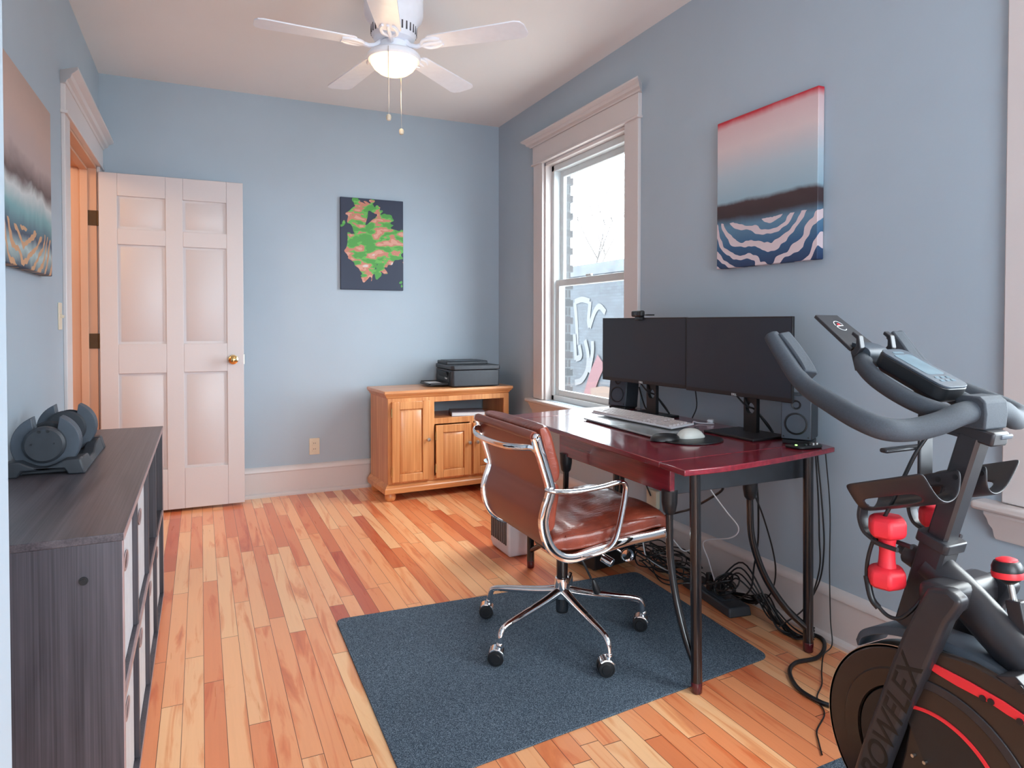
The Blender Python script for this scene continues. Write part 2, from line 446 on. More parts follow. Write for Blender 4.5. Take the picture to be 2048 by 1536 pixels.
# window builder (window in the right wall)
def sash(parent, y0, y1, z0, z1, xa, xb, name='sash', fw=.045):
    b = B()
    b.box(xa, xb, y0, y0+fw, z0, z1).box(xa, xb, y1-fw, y1, z0, z1).box(xa, xb, y0+fw, y1-fw, z0, z0+fw).box(xa, xb, y0+fw, y1-fw, z1-fw, z1)
    f = b.build(name, VINYL, parent, bev=.004)
    xm = (xa+xb)/2
    B().box(xm-.003, xm+.003, y0+fw, y1-fw, z0+fw, z1-fw).build('pane', GLASS, f, smooth=False)
    return f
def window_right(name, W, crown=(.105, .055)):
    y0, y1, z0, z1 = W
    t = bpy.data.objects.new(name, None); C.objects.link(t); t['kind'] = 'structure'; OFF[t.name] = Vector((0, 0, 0))
    cw = .13
    # casing boards
    b = B().box(XR-.02, XR+.001, y0-cw, y0, z0, z1+.01).box(XR-.02, XR+.001, y1, y1+cw, z0, z1+.01)
    b.build('casing', TRIM, t, bev=.004)
    b = B().box(XR-.024, XR+.001, y0-cw-.005, y1+cw+.005, z1+.01, z1+.135)
    b.box(XR-.034, XR+.001, y0-cw-.012, y1+cw+.012, z1+.002, z1+.016)
    b.build('head_casing', TRIM, t, bev=.003)
    # crown moulding with returns
    prof = [(0, .135), (.03, .135), (.034, .143), (.05, .150), (.058, .165), (.075, .172), (.082, .178), (.082, .187), (0, .187)]
    def ring(d_, yy, sgn): return [(XR-p[0], yy+sgn*p[0]*.9, z1+p[1]) for p in prof]
    q = B(); q.rings([ring(0, y0-cw-.005, -1), ring(0, y1+cw+.005, 1)]); q.build('crown', TRIM, t, ang=25)
    # stool and apron
    b = B().box(XR-.06, XR+.10, y0-cw-.065, y1+cw+.065, z0-.028, z0-.002)
    b.build('stool', TRIM, t, bev=.010, seg=3)
    pr_ = [(0, 0), (.012, 0), (.016, -.012+.02), (.020, .03), (.030, .045), (.034, .06), (.042, .075), (.042, .085), (0, .085)]
    q = B(); q.rings([[(XR-a, y0-cw-.01-a*.6, z0-.113+h) for a, h in pr_], [(XR-a, y1+cw+.01+a*.6, z0-.113+h) for a, h in pr_]]); q.build('apron', TRIM, t, ang=25)
    # jamb liner
    b = B().box(XR, XR+.15, y0-.002, y0+.018, z0-.01, z1).box(XR, XR+.15, y1-.018, y1+.002, z0-.01, z1).box(XR, XR+.15, y0, y1, z1-.02, z1+.002)
    b.box(XR+.10, XR+.155, y0, y1, z0-.03, z0+.03)
    b.build('jamb', TRIM, t, bev=.002)
    # vinyl frame
    a, c = y0+.018, y1-.018
    b = B().box(XR+.045, XR+.125, a, a+.035, z0, z1-.02).box(XR+.045, XR+.125, c-.035, c, z0, z1-.02).box(XR+.045, XR+.125, a, c, z1-.06, z1-.02).box(XR+.045, XR+.125, a, c, z0-.002, z0+.035)
    b.build('window_frame', VINYL, t, bev=.003)
    zm = (z0+z1)/2-.01
    sash(t, a+.03, c-.03, zm-.022, z1-.055, XR+.095, XR+.12)
    sash(t, a+.03, c-.03, z0+.03, zm+.022, XR+.062, XR+.088)
    b = B().box(XR+.050, XR+.066, (a+c)/2-.03, (a+c)/2+.03, zm+.022, zm+.036); b.build('latch', VINYL, t, bev=.003)
    return t
window_right('window_1', W1)
window_right('window_2', W2)
# made-up rear window behind the camera, added for fill light
t = bpy.data.objects.new('fill_window_3', None); C.objects.link(t); t['kind'] = 'structure'; OFF[t.name] = Vector((0, 0, 0))
x0, x1, z0, z1 = W3
b = B().box(x0-.12, x0, YF-.001, YF+.02, z0-.03, z1+.14).box(x1, x1+.12, YF-.001, YF+.02, z0-.03, z1+.14).box(x0, x1, YF-.001, YF+.02, z1, z1+.14).box(x0-.16, x1+.16, YF-.08, YF+.06, z0-.03, z0)
b.build('casing', TRIM, t, bev=.004)
b = B()
for xx in (x0, (x0+x1)/2-.03, x1-.06): b.box(xx, xx+.06, YF-.10, YF-.05, z0, z1)
for zz in (z0, (z0+z1)/2-.02, z1-.05): b.box(x0, x1, YF-.10, YF-.05, zz, zz+.05)
b.build('window_frame', VINYL, t, bev=.003)
B().box(x0, x1, YF-.078, YF-.074, z0, z1).build('pane', GLASS, t, smooth=False)

# ------------------------------------------------------------------ doorway and door
t = bpy.data.objects.new('trim_1', None); C.objects.link(t); t['kind'] = 'structure'; OFF[t.name] = Vector((0, 0, 0))
y0, y1, z1 = DO[0], DO[1], DO[3]
B().box(XL-.001, XL+.016, y0-.125, y0+.006, 0, z1+.0).build('casing', TRIM, t, bev=.004)
B().box(XL-.001, XL+.016, y1-.004, YB-.002, 0, z1+.0).build('casing', TRIM, t, bev=.003)
b = B().box(XL-.001, XL+.02, y0-.13, YB-.002, z1, z1+.13).box(XL-.001, XL+.028, y0-.136, YB-.002, z1-.006, z1+.01)
b.build('head_casing', TRIM, t, bev=.003)
prof = [(0, .125), (.024, .125), (.03, .135), (.045, .142), (.052, .158), (.068, .166), (.078, .172), (.078, .184), (0, .184)]
q = B(); q.rings([[(XL+p[0], y0-.13-p[0]*.9, z1+p[1]) for p in prof], [(XL+p[0], YB-.002, z1+p[1]) for p in prof]]); q.build('crown', TRIM, t, ang=25)
b = B().box(XL-T, XL, y0, y0+.02, 0, z1).box(XL-T, XL, y1-.02, y1, 0, z1).box(XL-T, XL, y0, y1, z1-.02, z1)
b.box(XL-.085, XL-.045, y0+.02, y0+.034, 0, z1-.02).box(XL-.085, XL-.045, y1-.034, y1-.02, 0, z1-.02).box(XL-.085, XL-.045, y0, y1, z1-.034, z1-.02)
b.build('jamb', JAMB, t, bev=.002)

d = bpy.data.objects.new('door_1', None); C.objects.link(d); d['kind'] = 'structure'; OFF[d.name] = Vector((0, 0, 0))
d['label'] = 'white six-panel door swung open against the back wall'
DX0, DX1, DY0, DY1, DZ0, DZ1 = -.548, .252, 4.672, 4.71, .018, 2.085
b = B()
b.box(DX0, DX1, DY0+.013, DY1, DZ0, DZ1)
pz = [(1.752, 1.950), (1.054, 1.658), (.272, .875)]
px = [(-.452, -.194), (-.097, .153)]
# stiles and rails stand proud of the recessed field
xs = [DX0, px[0][0], px[0][1], px[1][0], px[1][1], DX1]; zs = [DZ0, pz[2][0], pz[2][1], pz[1][0], pz[1][1], pz[0][0], pz[0][1], DZ1]
for i in (0, 2, 4): b.box(xs[i], xs[i+1], DY0, DY0+.0135, DZ0, DZ1)
for i in (0, 2, 4, 6):
    for j in (1, 3): b.box(xs[j], xs[j+1], DY0, DY0+.0135, zs[i], zs[i+1])
b.build('door_leaf', DOORP, d, bev=.0025)
for (a, c) in px:
    for (e, f) in pz:
        q = B()
        i_, o_ = .034, .014
        q.rings([[(a+o_, DY0+.0135, e+o_), (c-o_, DY0+.0135, e+o_), (c-o_, DY0+.0135, f-o_), (a+o_, DY0+.0135, f-o_)],
                 [(a+i_, DY0+.004, e+i_), (c-i_, DY0+.004, e+i_), (c-i_, DY0+.004, f-i_), (a+i_, DY0+.004, f-i_)]])
        q.build('raised_panel', DOORP, d, bev=.0015)
kx, kz = .187, .949
q = B().lathe([(.030, 0), (.030, .006), (.014, .010), (.011, .028), (.020, .036), (.029, .048), (.028, .062), (.016, .070), (.001, .072)], (kx, DY0, kz), (0, -1, 0), 28)
q.build('door_knob', BRASS, d, label='round brass knob')
B().box(DX1-.001, DX1+.003, DY0+.01, DY0+.03, kz-.03, kz+.03).build('latch_plate', BRASS, d)
for hz in (1.81, 1.075, .25):
    b = B().box(XL-.05, XL+.004, y1-.0235, y1-.0195, hz-.045, hz+.045); b.cyl((XL+.006, y1-.024, hz-.045), (XL+.006, y1-.024, hz+.045), .006, 12)
    b.build('hinge', DARKBRASS, d)

# ------------------------------------------------------------------ wall plates
def duplex(name, label, c, nrm, cat='outlet'):
    t = thing(name, label, cat, c)
    R = frame_from(nrm); c = Vector(c)
    B().obox(c+R@Vector((0, 0, .003)), (.07, .115, .006), R).build('cover_plate', CREAM, t, bev=.002)
    for s in (-1, 1):
        cc = c+R@Vector((0, s*.02, .007)); q = B().obox(cc, (.034, .028, .003), R); r_ = q.build('socket', CREAM, t, bev=.004)
        q = B()
        for a in (-.006, .006): q.obox(cc+R@Vector((a, .002, .0018)), (.0025, .009, .001), R)
        q.build('slots', BLACK, r_)
    return t
duplex('wall_outlet', 'almond duplex outlet on the back wall between the door and the oak cabinet', (.717, YB, .32), (0, -1, 0))
t = thing('light_switch', 'cream toggle light switch on the wall beside the door casing', 'light switch', (XL, 3.49, 1.212))
B().box(XL, XL+.005, 3.455, 3.525, 1.153, 1.271).build('cover_plate', CREAM, t, bev=.002)
B().obox((XL+.010, 3.49, 1.212), (.018, .010, .012), Matrix.Rotation(.5, 3, 'Y')).build('toggle', CREAM, t, bev=.001)
t = thing('phone_jack', 'small beige wall jack box on the wall under the desk', 'wall jack', (XR, 2.83, .275))
B().box(XR-.024, XR, 2.785, 2.87, .228, .322).build('jack_box', CREAM, t, bev=.004)
B().cyl((XR-.0245, 2.83, .285), (XR-.026, 2.83, .285), .006, 14).build('screw', STEEL, t)
B().box(XR-.035, XR-.024, 2.80, 2.815, .20, .232).build('plug', PLWHITE, t, bev=.001)

# ------------------------------------------------------------------ outside: brick wall, yard, graffiti building, tree
def brick(name, c1, c2, mo, sc_=1.0, axis='x', off=None):
    k = M(name, c1, .85)
    t = k.n('ShaderNodeTexCoord'); s_ = k.n('ShaderNodeSeparateXYZ'); k.l(t.outputs['Object'], s_.inputs[0])
    cm = k.n('ShaderNodeCombineXYZ'); k.l(s_.outputs['Y' if axis == 'x' else 'X'], cm.inputs[0]); k.l(s_.outputs['Z'], cm.inputs[1])
    br = k.n('ShaderNodeTexBrick'); br.inputs['Color1'].default_value = c1; br.inputs['Color2'].default_value = c2; br.inputs['Mortar'].default_value = mo
    br.inputs['Scale'].default_value = sc_; br.inputs['Brick Width'].default_value = .21; br.inputs['Row Height'].default_value = .075; br.inputs['Mortar Size'].default_value = .006
    k.l(cm.outputs[0], br.inputs['Vector'])
    nz = k.noise(k.coord(), 1.5, 4)
    k.color(k.mix(.5, br.outputs['Color'], k.ramp(nz, [(.3, (.6, .6, .6, 1)), (.7, (1.1, 1.1, 1.1, 1))]), 'MULTIPLY')); return k.m
FACB = brick('painted_brick_grey', srgb(38, 42, 48), srgb(44, 50, 56), srgb(33, 37, 42))
NEARB = brick('house_brick', srgb(46, 44, 46), srgb(38, 40, 42), srgb(60, 62, 64), axis='y')
ASPH = simple('pale_ground', srgb(168, 168, 168), .95, var=.05, nscale=2)
GW = simple('graffiti_white', srgb(62, 63, 65), .8, var=.08)
GR = simple('graffiti_red', srgb(64, 34, 38), .8, var=.1)
GO = simple('graffiti_orange', srgb(66, 52, 44), .8, var=.2)
# ground level is about one storey below the room
struct(B().box(XR+T+.02, 40, -25, 60, -2.6, -2.5).build('ground_outside', ASPH, smooth=False))
BX = 9.0
bt = thing('brick_building', 'low grey painted building with white and red graffiti seen through the window', 'building', (BX, 14, -2.5))
B().box(BX, BX+8, 3, 30, -2.5, 2.42).build('wall', FACB, bt, smooth=False)
B().box(BX-.05, BX+.35, 3, 30, 2.42, 2.70).build('parapet', SNOW, bt, smooth=False)
NG = [0]
def graf(pts, wd, mat, name='graffiti_stroke'):
    NG[0] += 1; xo = BX-.004-.004*NG[0]
    P = cr([(p[0], p[1], 0) for p in pts], 8)
    q = B(); L_, R_ = [], []
    for i in range(len(P)):
        tg = (P[min(i+1, len(P)-1)]-P[max(i-1, 0)]).normalized(); nn = Vector((-tg.y, tg.x, 0))*wd*.5
        L_.append(P[i]+nn); R_.append(P[i]-nn)
    poly = [(p.x, p.y) for p in L_+R_[::-1]]
    n_ = len(P); va = [q.bm.verts.new((xo, p.x, p.y)) for p in L_]; vb = [q.bm.verts.new((xo, p.x, p.y)) for p in R_]
    for i in range(n_-1): q.bm.faces.new((va[i], va[i+1], vb[i+1], vb[i]))
    q.build(name, mat, bt, smooth=False)
# strokes on the facade, (y, z) in metres
for pts in [[(15.431, 1.744), (15.351, 1.28), (15.296, 0.621)], [(15.431, 1.757), (15.047, 1.811), (14.676, 1.748)], [(14.652, 1.747), (14.722, 1.277), (14.673, 1.085)],
            [(14.673, 1.085), (14.436, 1.464), (14.204, 1.609), (13.931, 1.456)], [(15.428, 0.909), (15.374, 0.486), (15.346, 0.223)], [(15.346, 0.249), (15.09, 0.34), (15.168, 0.625)],
            [(14.867, 0.762), (14.718, 0.382), (14.765, -0.005), (15.037, -0.283), (15.37, -0.374)], [(14.503, 0.745), (14.502, 0.454), (14.667, -0.063)]]:
    graf(pts, .15, GW)
for pts in [[(14.713, -0.7), (14.427, -0.173), (14.082, 0.285)]]: graf(pts, .42, GR)
graf([(14.55, -0.60), (13.9, -0.50), (13.4, -0.55)], .3, GO)
# own brick corner just outside the window
t = thing('brick_corner', 'dark brick corner of the house just outside the window, with toothed edge', 'brick wall', (XR+T+.9, 5.25, -2.5))
b = B().box(XR+T, 2.90, 5.05, 5.25, -2.5, 4.2)
for i in range(88):
    if i % 2: b.box(2.90, 2.925, 5.05, 5.25, -2.5+i*.075, -2.5+i*.075+.06)
b.build('brickwork', NEARB, t, smooth=False)
# bare tree beyond the roof
t = thing('bare_tree', 'small bare tree twigs rising above the flat roof outside', 'tree', (19, 31.5, -2.5))
b = B()
def branch(p, d_, l, r, dep):
    p = Vector(p); e = p+d_*l; b.tube([p, p.lerp(e, .5)+Vector((random.uniform(-.05,.05),)*3)*l, e], [r, r*.8, r*.6], 5)
    if dep:
        for k_ in range(3):
            nd = (d_+Vector((random.uniform(-.8,.8), random.uniform(-.8,.8), random.uniform(-.1,.7)))).normalized(); branch(e, nd, l*.72, r*.55, dep-1)
branch((19, 31.5, -2.5), Vector((0, .02, 1)), 4.4, .13, 4); b.build('branches', simple('bark', srgb(80, 76, 74), .9), t)

# ------------------------------------------------------------------ generic wall canvases (plain stand-ins)
def canvas_art(name, label, axis, a0, a1, z0, z1, base, thick, mat, edge=None):
    """stretched canvas; axis 'x': lies on a wall of constant x"""
    c = (base, (a0+a1)/2, (z0+z1)/2) if axis == 'x' else ((a0+a1)/2, base, (z0+z1)/2)
    t = thing(name, label, 'wall art', c)
    if axis == 'x': lo, hi = sorted((base, base+thick)); b = B().box(lo, hi, a0, a1, z0, z1)
    else: lo, hi = sorted((base, base+thick)); b = B().box(a0, a1, lo, hi, z0, z1)
    b.build('canvas', mat, t, bev=.003)
    s_ = 1 if thick > 0 else -1
    if axis == 'x':
        q = B(); f0, f1 = sorted((base-s_*.0005, base+s_*.006)); q.box(f0, f1, a0+.03, a1-.03, z0+.03, z1-.03)
    else:
        q = B(); f0, f1 = sorted((base-s_*.0005, base+s_*.006)); q.box(a0+.03, a1-.03, f0, f1, z0+.03, z1-.03)
    q.build('stretcher_frame', OAKH, t)
    return t
def banded(name, stops, u_axis, z0, z1, nscale=3, amp=.25, swirl=None, stretch=(1, 1, 1), thr=.5):
    """abstract colour field: horizontal bands, broken up by noise"""
    k = M(name, (.5, .5, .5, 1), .6); t = k.n('ShaderNodeTexCoord'); s_ = k.n('ShaderNodeSeparateXYZ'); k.l(t.outputs['Object'], s_.inputs[0])
    hgt = k.math('DIVIDE', k.math('ADD', s_.outputs['Z'], (z1-z0)/2), z1-z0)
    nz = k.noise(k.coord(scale=stretch), nscale, 5, .55, 1.0)
    h2 = k.math('ADD', hgt, k.math('MULTIPLY', k.math('SUBTRACT', nz, .5), amp))
    c = k.ramp(h2, stops)
    if swirl:
        wv = k.n('ShaderNodeTexWave', wave_type='RINGS'); wv.inputs['Scale'].default_value = swirl[0]; wv.inputs['Distortion'].default_value = 7; wv.inputs['Detail'].default_value = 2; wv.inputs['Detail Scale'].default_value = 1.3
        k.l(k.coord(), wv.inputs['Vector'])
        m_ = k.math('MULTIPLY', k.math('LESS_THAN', h2, swirl[2]), k.math('GREATER_THAN', wv.outputs['Fac'], thr))
        c = k.mix(m_, c, swirl[1])
    k.color(c); k.bump(k.noise(k.coord(scale=(1,1,1)), 500, 1), .1, .001); return k.m
A1 = banded('abstract_field_red_blue', [(0, srgb(32, 52, 88)), (.14, srgb(52, 92, 130)), (.28, srgb(96, 134, 160)), (.34, srgb(58, 46, 50)), (.42, srgb(66, 50, 54)), (.45, srgb(150, 178, 192)), (.62, srgb(174, 190, 200)), (.80, srgb(214, 196, 196)), (.94, srgb(212, 180, 182)), (.985, srgb(190, 40, 56)), (1, srgb(180, 30, 48))], 'y', 1.42, 2.07, 3, .07, (5.5, srgb(214, 196, 200), .30), thr=.66)
canvas_art('canvas_print', 'canvas in pink, blue and navy with a red top edge on the window wall', 'x', 1.802, 2.342, 1.423, 2.07, XR-.002, -.032, A1)
A2 = banded('abstract_field_beige_teal', [(0, srgb(38, 52, 74)), (.10, srgb(170, 190, 190)), (.18, srgb(52, 64, 88)), (.30, srgb(116, 160, 166)), (.40, srgb(196, 200, 200)), (.47, srgb(96, 76, 74)), (.60, srgb(176, 156, 152)), (.80, srgb(188, 160, 148)), (1, srgb(176, 150, 138))], 'y', 1.36, 2.0, 4, .16, (6, srgb(196, 150, 112), .22), thr=.72)
canvas_art('canvas_print', 'canvas print in beige and teal on the left wall above the dumbbells', 'x', 2.55-.30, 3.13, 1.363, 1.995, XL+.001, .035, A2)
def islands():
    k = M('abstract_patches_navy', (.1, .1, .2, 1), .45)
    v = k.coord(); n1 = k.noise(v, 7, 2, .5, .6); gr = k.n('ShaderNodeTexGradient', gradient_type='SPHERICAL')
    k.l(k.coord(scale=(3.9, 3.9, 2.9)), gr.inputs[0])
    m_ = k.math('ADD', n1, k.math('MULTIPLY', gr.outputs['Fac'], .50))
    vo = k.n('ShaderNodeTexVoronoi'); vo.inputs['Scale'].default_value = 22; k.l(v, vo.inputs['Vector'])
    land = k.ramp(k.noise(k.coord(scale=(1, 1, 2.2), loc=(3, 1, 2)), 9, 2), [(.40, srgb(72, 150, 62)), (.47, srgb(98, 172, 76)), (.52, srgb(190, 122, 100)), (.60, srgb(206, 150, 130)), (.68, srgb(204, 196, 192))], 'CONSTANT')
    inside = k.math('GREATER_THAN', m_, .61)
    k.color(k.mix(inside, srgb(30, 40, 64), land)); return k.m
canvas_art('poster_panel', 'navy wall panel with green and salmon patches on the back wall', 'y', .899, 1.355, 1.423, 2.077, YB-.002, -.018, islands())

# ------------------------------------------------------------------ cube bookcase with fabric bins
bc = thing('cube_bookcase', 'low dark grey woodgrain cube bookcase along the left wall', 'bookcase', (-.35, 2.445, 0))
bx0, bx1, by0, by1, bz = -.545, -.155, 1.63, 3.26, .737
th = .017
B().box(bx0, bx1+.003, by0-.002, by1+.002, bz-th, bz).build('top_panel', GREYTOP, bc, bev=.0015)
for yy in (by0, by1-th): B().box(bx0, bx1, yy, yy+th, 0, bz-th).build('side_panel', GREYWOOD, bc, bev=.001)
B().box(bx0, bx1, by0+th, by1-th, .0, .017).build('bottom_panel', GREYWOOD, bc)
B().box(bx0, bx1-.004, by0+th, by1-th, bz/2-.008, bz/2+.008).build('middle_shelf', GREYWOOD, bc)
B().box(bx0, bx0+.004, by0+th, by1-th, .017, bz-th).build('back_panel', GREYWOOD, bc)
cwid = (by1-by0-th)/4
for i in (1, 2, 3):
    yy = by0+cwid*i
    B().box(bx0+.004, bx1-.002, yy, yy+th, .017, bz/2-.008).build('divider', GREYWOOD, bc)
    B().box(bx0+.004, bx1-.002, yy, yy+th, bz/2+.008, bz-th).build('divider', GREYWOOD, bc)
b = B().box(bx1, bx1+.0022, by0, by0+th, 0, bz-.004).box(bx1, bx1+.0022, by1-th, by1, 0, bz-th).box(bx1+.001, bx1+.0042, by0, by1, bz-th+.001, bz-.001).box(bx1-.004, bx1+.001, by0+th, by1-th, bz/2-.008, bz/2+.008).box(bx1-.001, bx1+.001, by0+th, by1-th, .001, .016)
b.build('edge_highlight', EDGE, bc)  # thin strips carry the painted edge highlight
q = B().cyl((-.225, by0-.003, .645), (-.225, by0+.001, .645), .0085, 18); q.cyl((-.225, by0-.0045, .645), (-.225, by0-.003, .645), .005, 12); q.build('screw_cap', BLACK, bc)
def bin_(ci, row, label):
    y_ = by0+th+cwid*ci+.012 if ci == 0 else by0+th+cwid*ci+.01
    y1_ = by0+cwid*(ci+1)-.010
    z_ = .018 if row == 0 else bz/2+.009
    t = thing('fabric_bin', label, 'storage bin', (-.35, (y_+y1_)/2, z_), group='pale fabric bins in the cube bookcase')
    zt = z_+.30
    xf = bx1-.014
    b = B().box(bx0+.02, xf, y_, y_+.004, z_, zt).box(bx0+.02, xf, y1_-.004, y1_, z_, zt).box(xf-.004, xf, y_, y1_, z_, zt).box(bx0+.02, bx0+.024, y_, y1_, z_, zt).box(bx0+.02, xf, y_, y1_, z_, z_+.004)
    b.build('bin_body', CANVASBIN, t, bev=.002)
    ym = (y_+y1_)/2
    q = B(); q.lathe([(.034, 0), (.038, .0025), (.034, .004), (.028, .0025), (.028, 0)], (xf, ym, zt-.065), (1, 0, 0), 28, sx=1.25, sy=.6); q.build('handle_ring', EDGE, t)
    q = B(); q.lathe([(.028, 0), (.028, .001)], (xf-.0002, ym, zt-.065), (1, 0, 0), 28, sx=1.25, sy=.6); q.build('handle_hole', BLACK, t)
cols = ['nearest', 'second nearest', 'third nearest', 'farthest']
for ci in range(4): bin_(ci, 0, 'pale fabric bin in the lower row of the grey bookcase, %s of that row' % cols[ci])
for ci in range(2): bin_(ci, 1, 'pale fabric bin in the upper row of the grey bookcase, %s' % ('nearest the camera' if ci == 0 else 'second from the camera'))

# ------------------------------------------------------------------ adjustable dumbbell in its tray
DBX, DBZ = -.418, .825
t = thing('dumbbell_tray', 'black plastic cradle tray under the adjustable dumbbell on the bookcase', 'dumbbell tray', (DBX, 2.58, bz))
ty0, ty1 = 2.325, 2.80
b = B()
for (ya, yb_) in ((ty0, ty0+.05), (ty1-.05, ty1)):
    b = B()
    prof = []
    pts = [(-.10, 0), (-.088, .042), (-.055, .045)]
    arc = [(-.055+.11*k/10, .045-.022*math.sin(PI*k/10)) for k in range(11)]
    outer = [(-.105, 0), (-.092, .044)]+arc+[(.092, .044), (.105, 0), (.062, 0), (.052, .018), (-.052, .018), (-.062, 0)]
    b.prism([(DBX+a, bz+h) for a, h in outer], 'y', ya, yb_).build('end_cradle', GRAPH, t, bev=.004)
b = B()
for s_ in (-1, 1):
    b.rings([[(DBX+s_*.104, yy, bz), (DBX+s_*.092, yy, bz+h), (DBX+s_*.060, yy, bz+h-.004), (DBX+s_*.056, yy, bz)] for yy, h in ((ty0+.04, .043), (ty0+.15, .036), (ty0+.19, .016), (ty1-.19, .016), (ty1-.15, .036), (ty1-.04, .043))])
b.box(DBX-.06, DBX+.06, ty0+.04, ty1-.04, bz+.001, bz+.012)
b.build('tray_body', GRAPH, t, bev=.003)
t = thing('adjustable_dumbbell', 'black adjustable dumbbell with stacked plates resting in its tray on the bookcase', 'dumbbell', (DBX, 2.58, DBZ))
def plate(yc, tk, r, cut=True, cx_=None):
    n = 40; poly = []
    for k_ in range(n):
        a = 2*PI*k_/n; x_, z_ = r*math.cos(a), r*math.sin(a)
        if z_ < -.072: z_ = -.072
        poly.append((x_, z_))
    # notch in the top where the handle drops in
    P = []
    for (x_, z_) in poly:
        if cut and z_ > 0 and abs(x_) < .030: z_ = min(z_, .030)
        P.append((DBX+x_, DBZ+z_))
    return B().prism(P, 'y', yc-tk/2, yc+tk/2)
def plate2(yc, tk, r):
    outer = []
    for k_ in range(-8, 41):
        a = PI/2+.42+ (2*PI-.84)*(k_+8)/48
        x_, z_ = r*math.cos(a), r*math.sin(a)
        outer.append((x_, max(z_, -.074)))
    poly = [(DBX+x_, DBZ+z_) for x_, z_ in outer]+[(DBX+.026, DBZ+.020), (DBX-.026, DBZ+.020)]
    return B().prism(poly, 'y', yc-tk/2, yc+tk/2)
for side in (0, 1):
    for k_ in range(4):
        yy = (2.372+k_*.0145) if side == 0 else (2.712+k_*.0145)
        plate2(yy, .0115, .086).build('weight_plate', SLATE, t, bev=.002)
    yy = 2.352 if side == 0 else 2.778
    dr_ = -1 if side == 0 else 1
    q = B().lathe([(.001, .012), (.046, .012), (.053, .007), (.054, 0), (.054, -.006)], (DBX, yy, DBZ), (0, dr_, 0), 40)
    q.build('end_disc', GRAPH, t, ang=30)
    yi = 2.435 if side == 0 else 2.695
    q = B().lathe([(.001, -.006), (.054, -.006), (.06, 0), (.054, .006), (.001, .006)], (DBX, yi, DBZ), (0, 1, 0), 36); q.build('inner_disc', GRAPH, t)
q = B()
for a in (-.011, .011): q.cyl((DBX+a, 2.3405, DBZ+.040), (DBX+a, 2.3385, DBZ+.040), .0045, 12)
for a in (-.03, .026): q.cyl((DBX+a, 2.3395, DBZ+.004), (DBX+a, 2.3375, DBZ+.004), .0022, 8)
q.build('rivets', BLACK, t)
q = B().lathe([(.015, -.12), (.016, -.06), (.018, 0), (.016, .06), (.015, .12)], (DBX, 2.565, DBZ), (0, 1, 0), 20); q.build('grip', SLATE, t)

# ------------------------------------------------------------------ oak media cabinet with printer and book
cb = thing('media_cabinet', 'honey oak cabinet with raised panel doors and bun feet in the back corner', 'cabinet', (1.085, 4.32, 0), math.radians(3), local=True)
CW, CD, CH = .955, .42, .735
bs0, bs1, bd = .028, CW-.028, .03     # body sides and front inset
b = B().box(0, CW, 0, CD, CH-.022, CH); b.build('cabinet_top', OAKTOP, cb, bev=.006, seg=3)
q = B(); pf = [(0.006, CH-.022), (.010, CH-.030), (.016, CH-.034), (.022, CH-.046), (.028, CH-.052)]
rr = []
for ins, z in pf: rr.append([(ins, ins, z), (CW-ins, ins, z), (CW-ins, CD, z), (ins, CD, z)])
q.rings(rr); q.build('cove_moulding', OAKH, cb, ang=20)
b = B().box(bs0, bs0+.018, bd+.0, CD-.005, .10, CH-.045); b.build('side_panel', OAK, cb)
b = B().box(bs1-.018, bs1, bd+.0, CD-.005, .10, CH-.045); b.build('side_panel', OAK, cb)
q = B(); rr = []
for ins, z in [(.004, .055), (.004, .085), (.010, .092), (.012, .100), (.020, .106), (.026, .115)]: rr.append([(ins, ins, z), (CW-ins, ins, z), (CW-ins, CD-.004, z), (ins, CD-.004, z)])
q.rings(rr); q.build('base_moulding', OAKH, cb, ang=20)
for fx in (.055, CW-.055):
    for fy in (.055, CD-.055):
        q = B().lathe([(.026, 0), (.034, .008), (.038, .025), (.036, .040), (.030, .055)], (fx, fy, 0), (0, 0, 1), 24); q.build('bun_foot', OAK, cb)
# face frame: left bay door x .06-.31, right bays under an open shelf
F0, F1 = bd-.012, bd+.006
zt, zb = CH-.052, .115
stiles = [(bs0, .055), (.315, .355), (bs1-.040, bs1)]
b = B()
for a, c in stiles: b.box(a, c, F0, F1, zb, zt)
b.box(.355, bs1-.04, F0, F1, zt-.035, zt).box(.055, .315, F0, F1, zt-.025, zt).box(.055, .315, F0, F1, zb, zb+.03).box(.355, bs1-.04, F0, F1, zb, zb+.03).box(.355, bs1-.04, F0, F1, .495, .535)
b.box(.618, .646, F0, F1, zb+.03, .495)
b.build('face_frame', OAK, cb, bev=.0015)
b = B().box(.337, .353, F1, CD-.01, zb, zt); b.box(.353, bs1-.018, F1, CD-.012, .515, .530).box(bs0+.018, bs1-.018, CD-.012, CD-.006, zb, .5)
b.box(bs0+.018, bs1-.018, F1, CD-.012, zb, zb+.012).box(.353, .50, CD-.012, CD-.006, .5, zt)
b.build('interior_panels', OAK, cb)
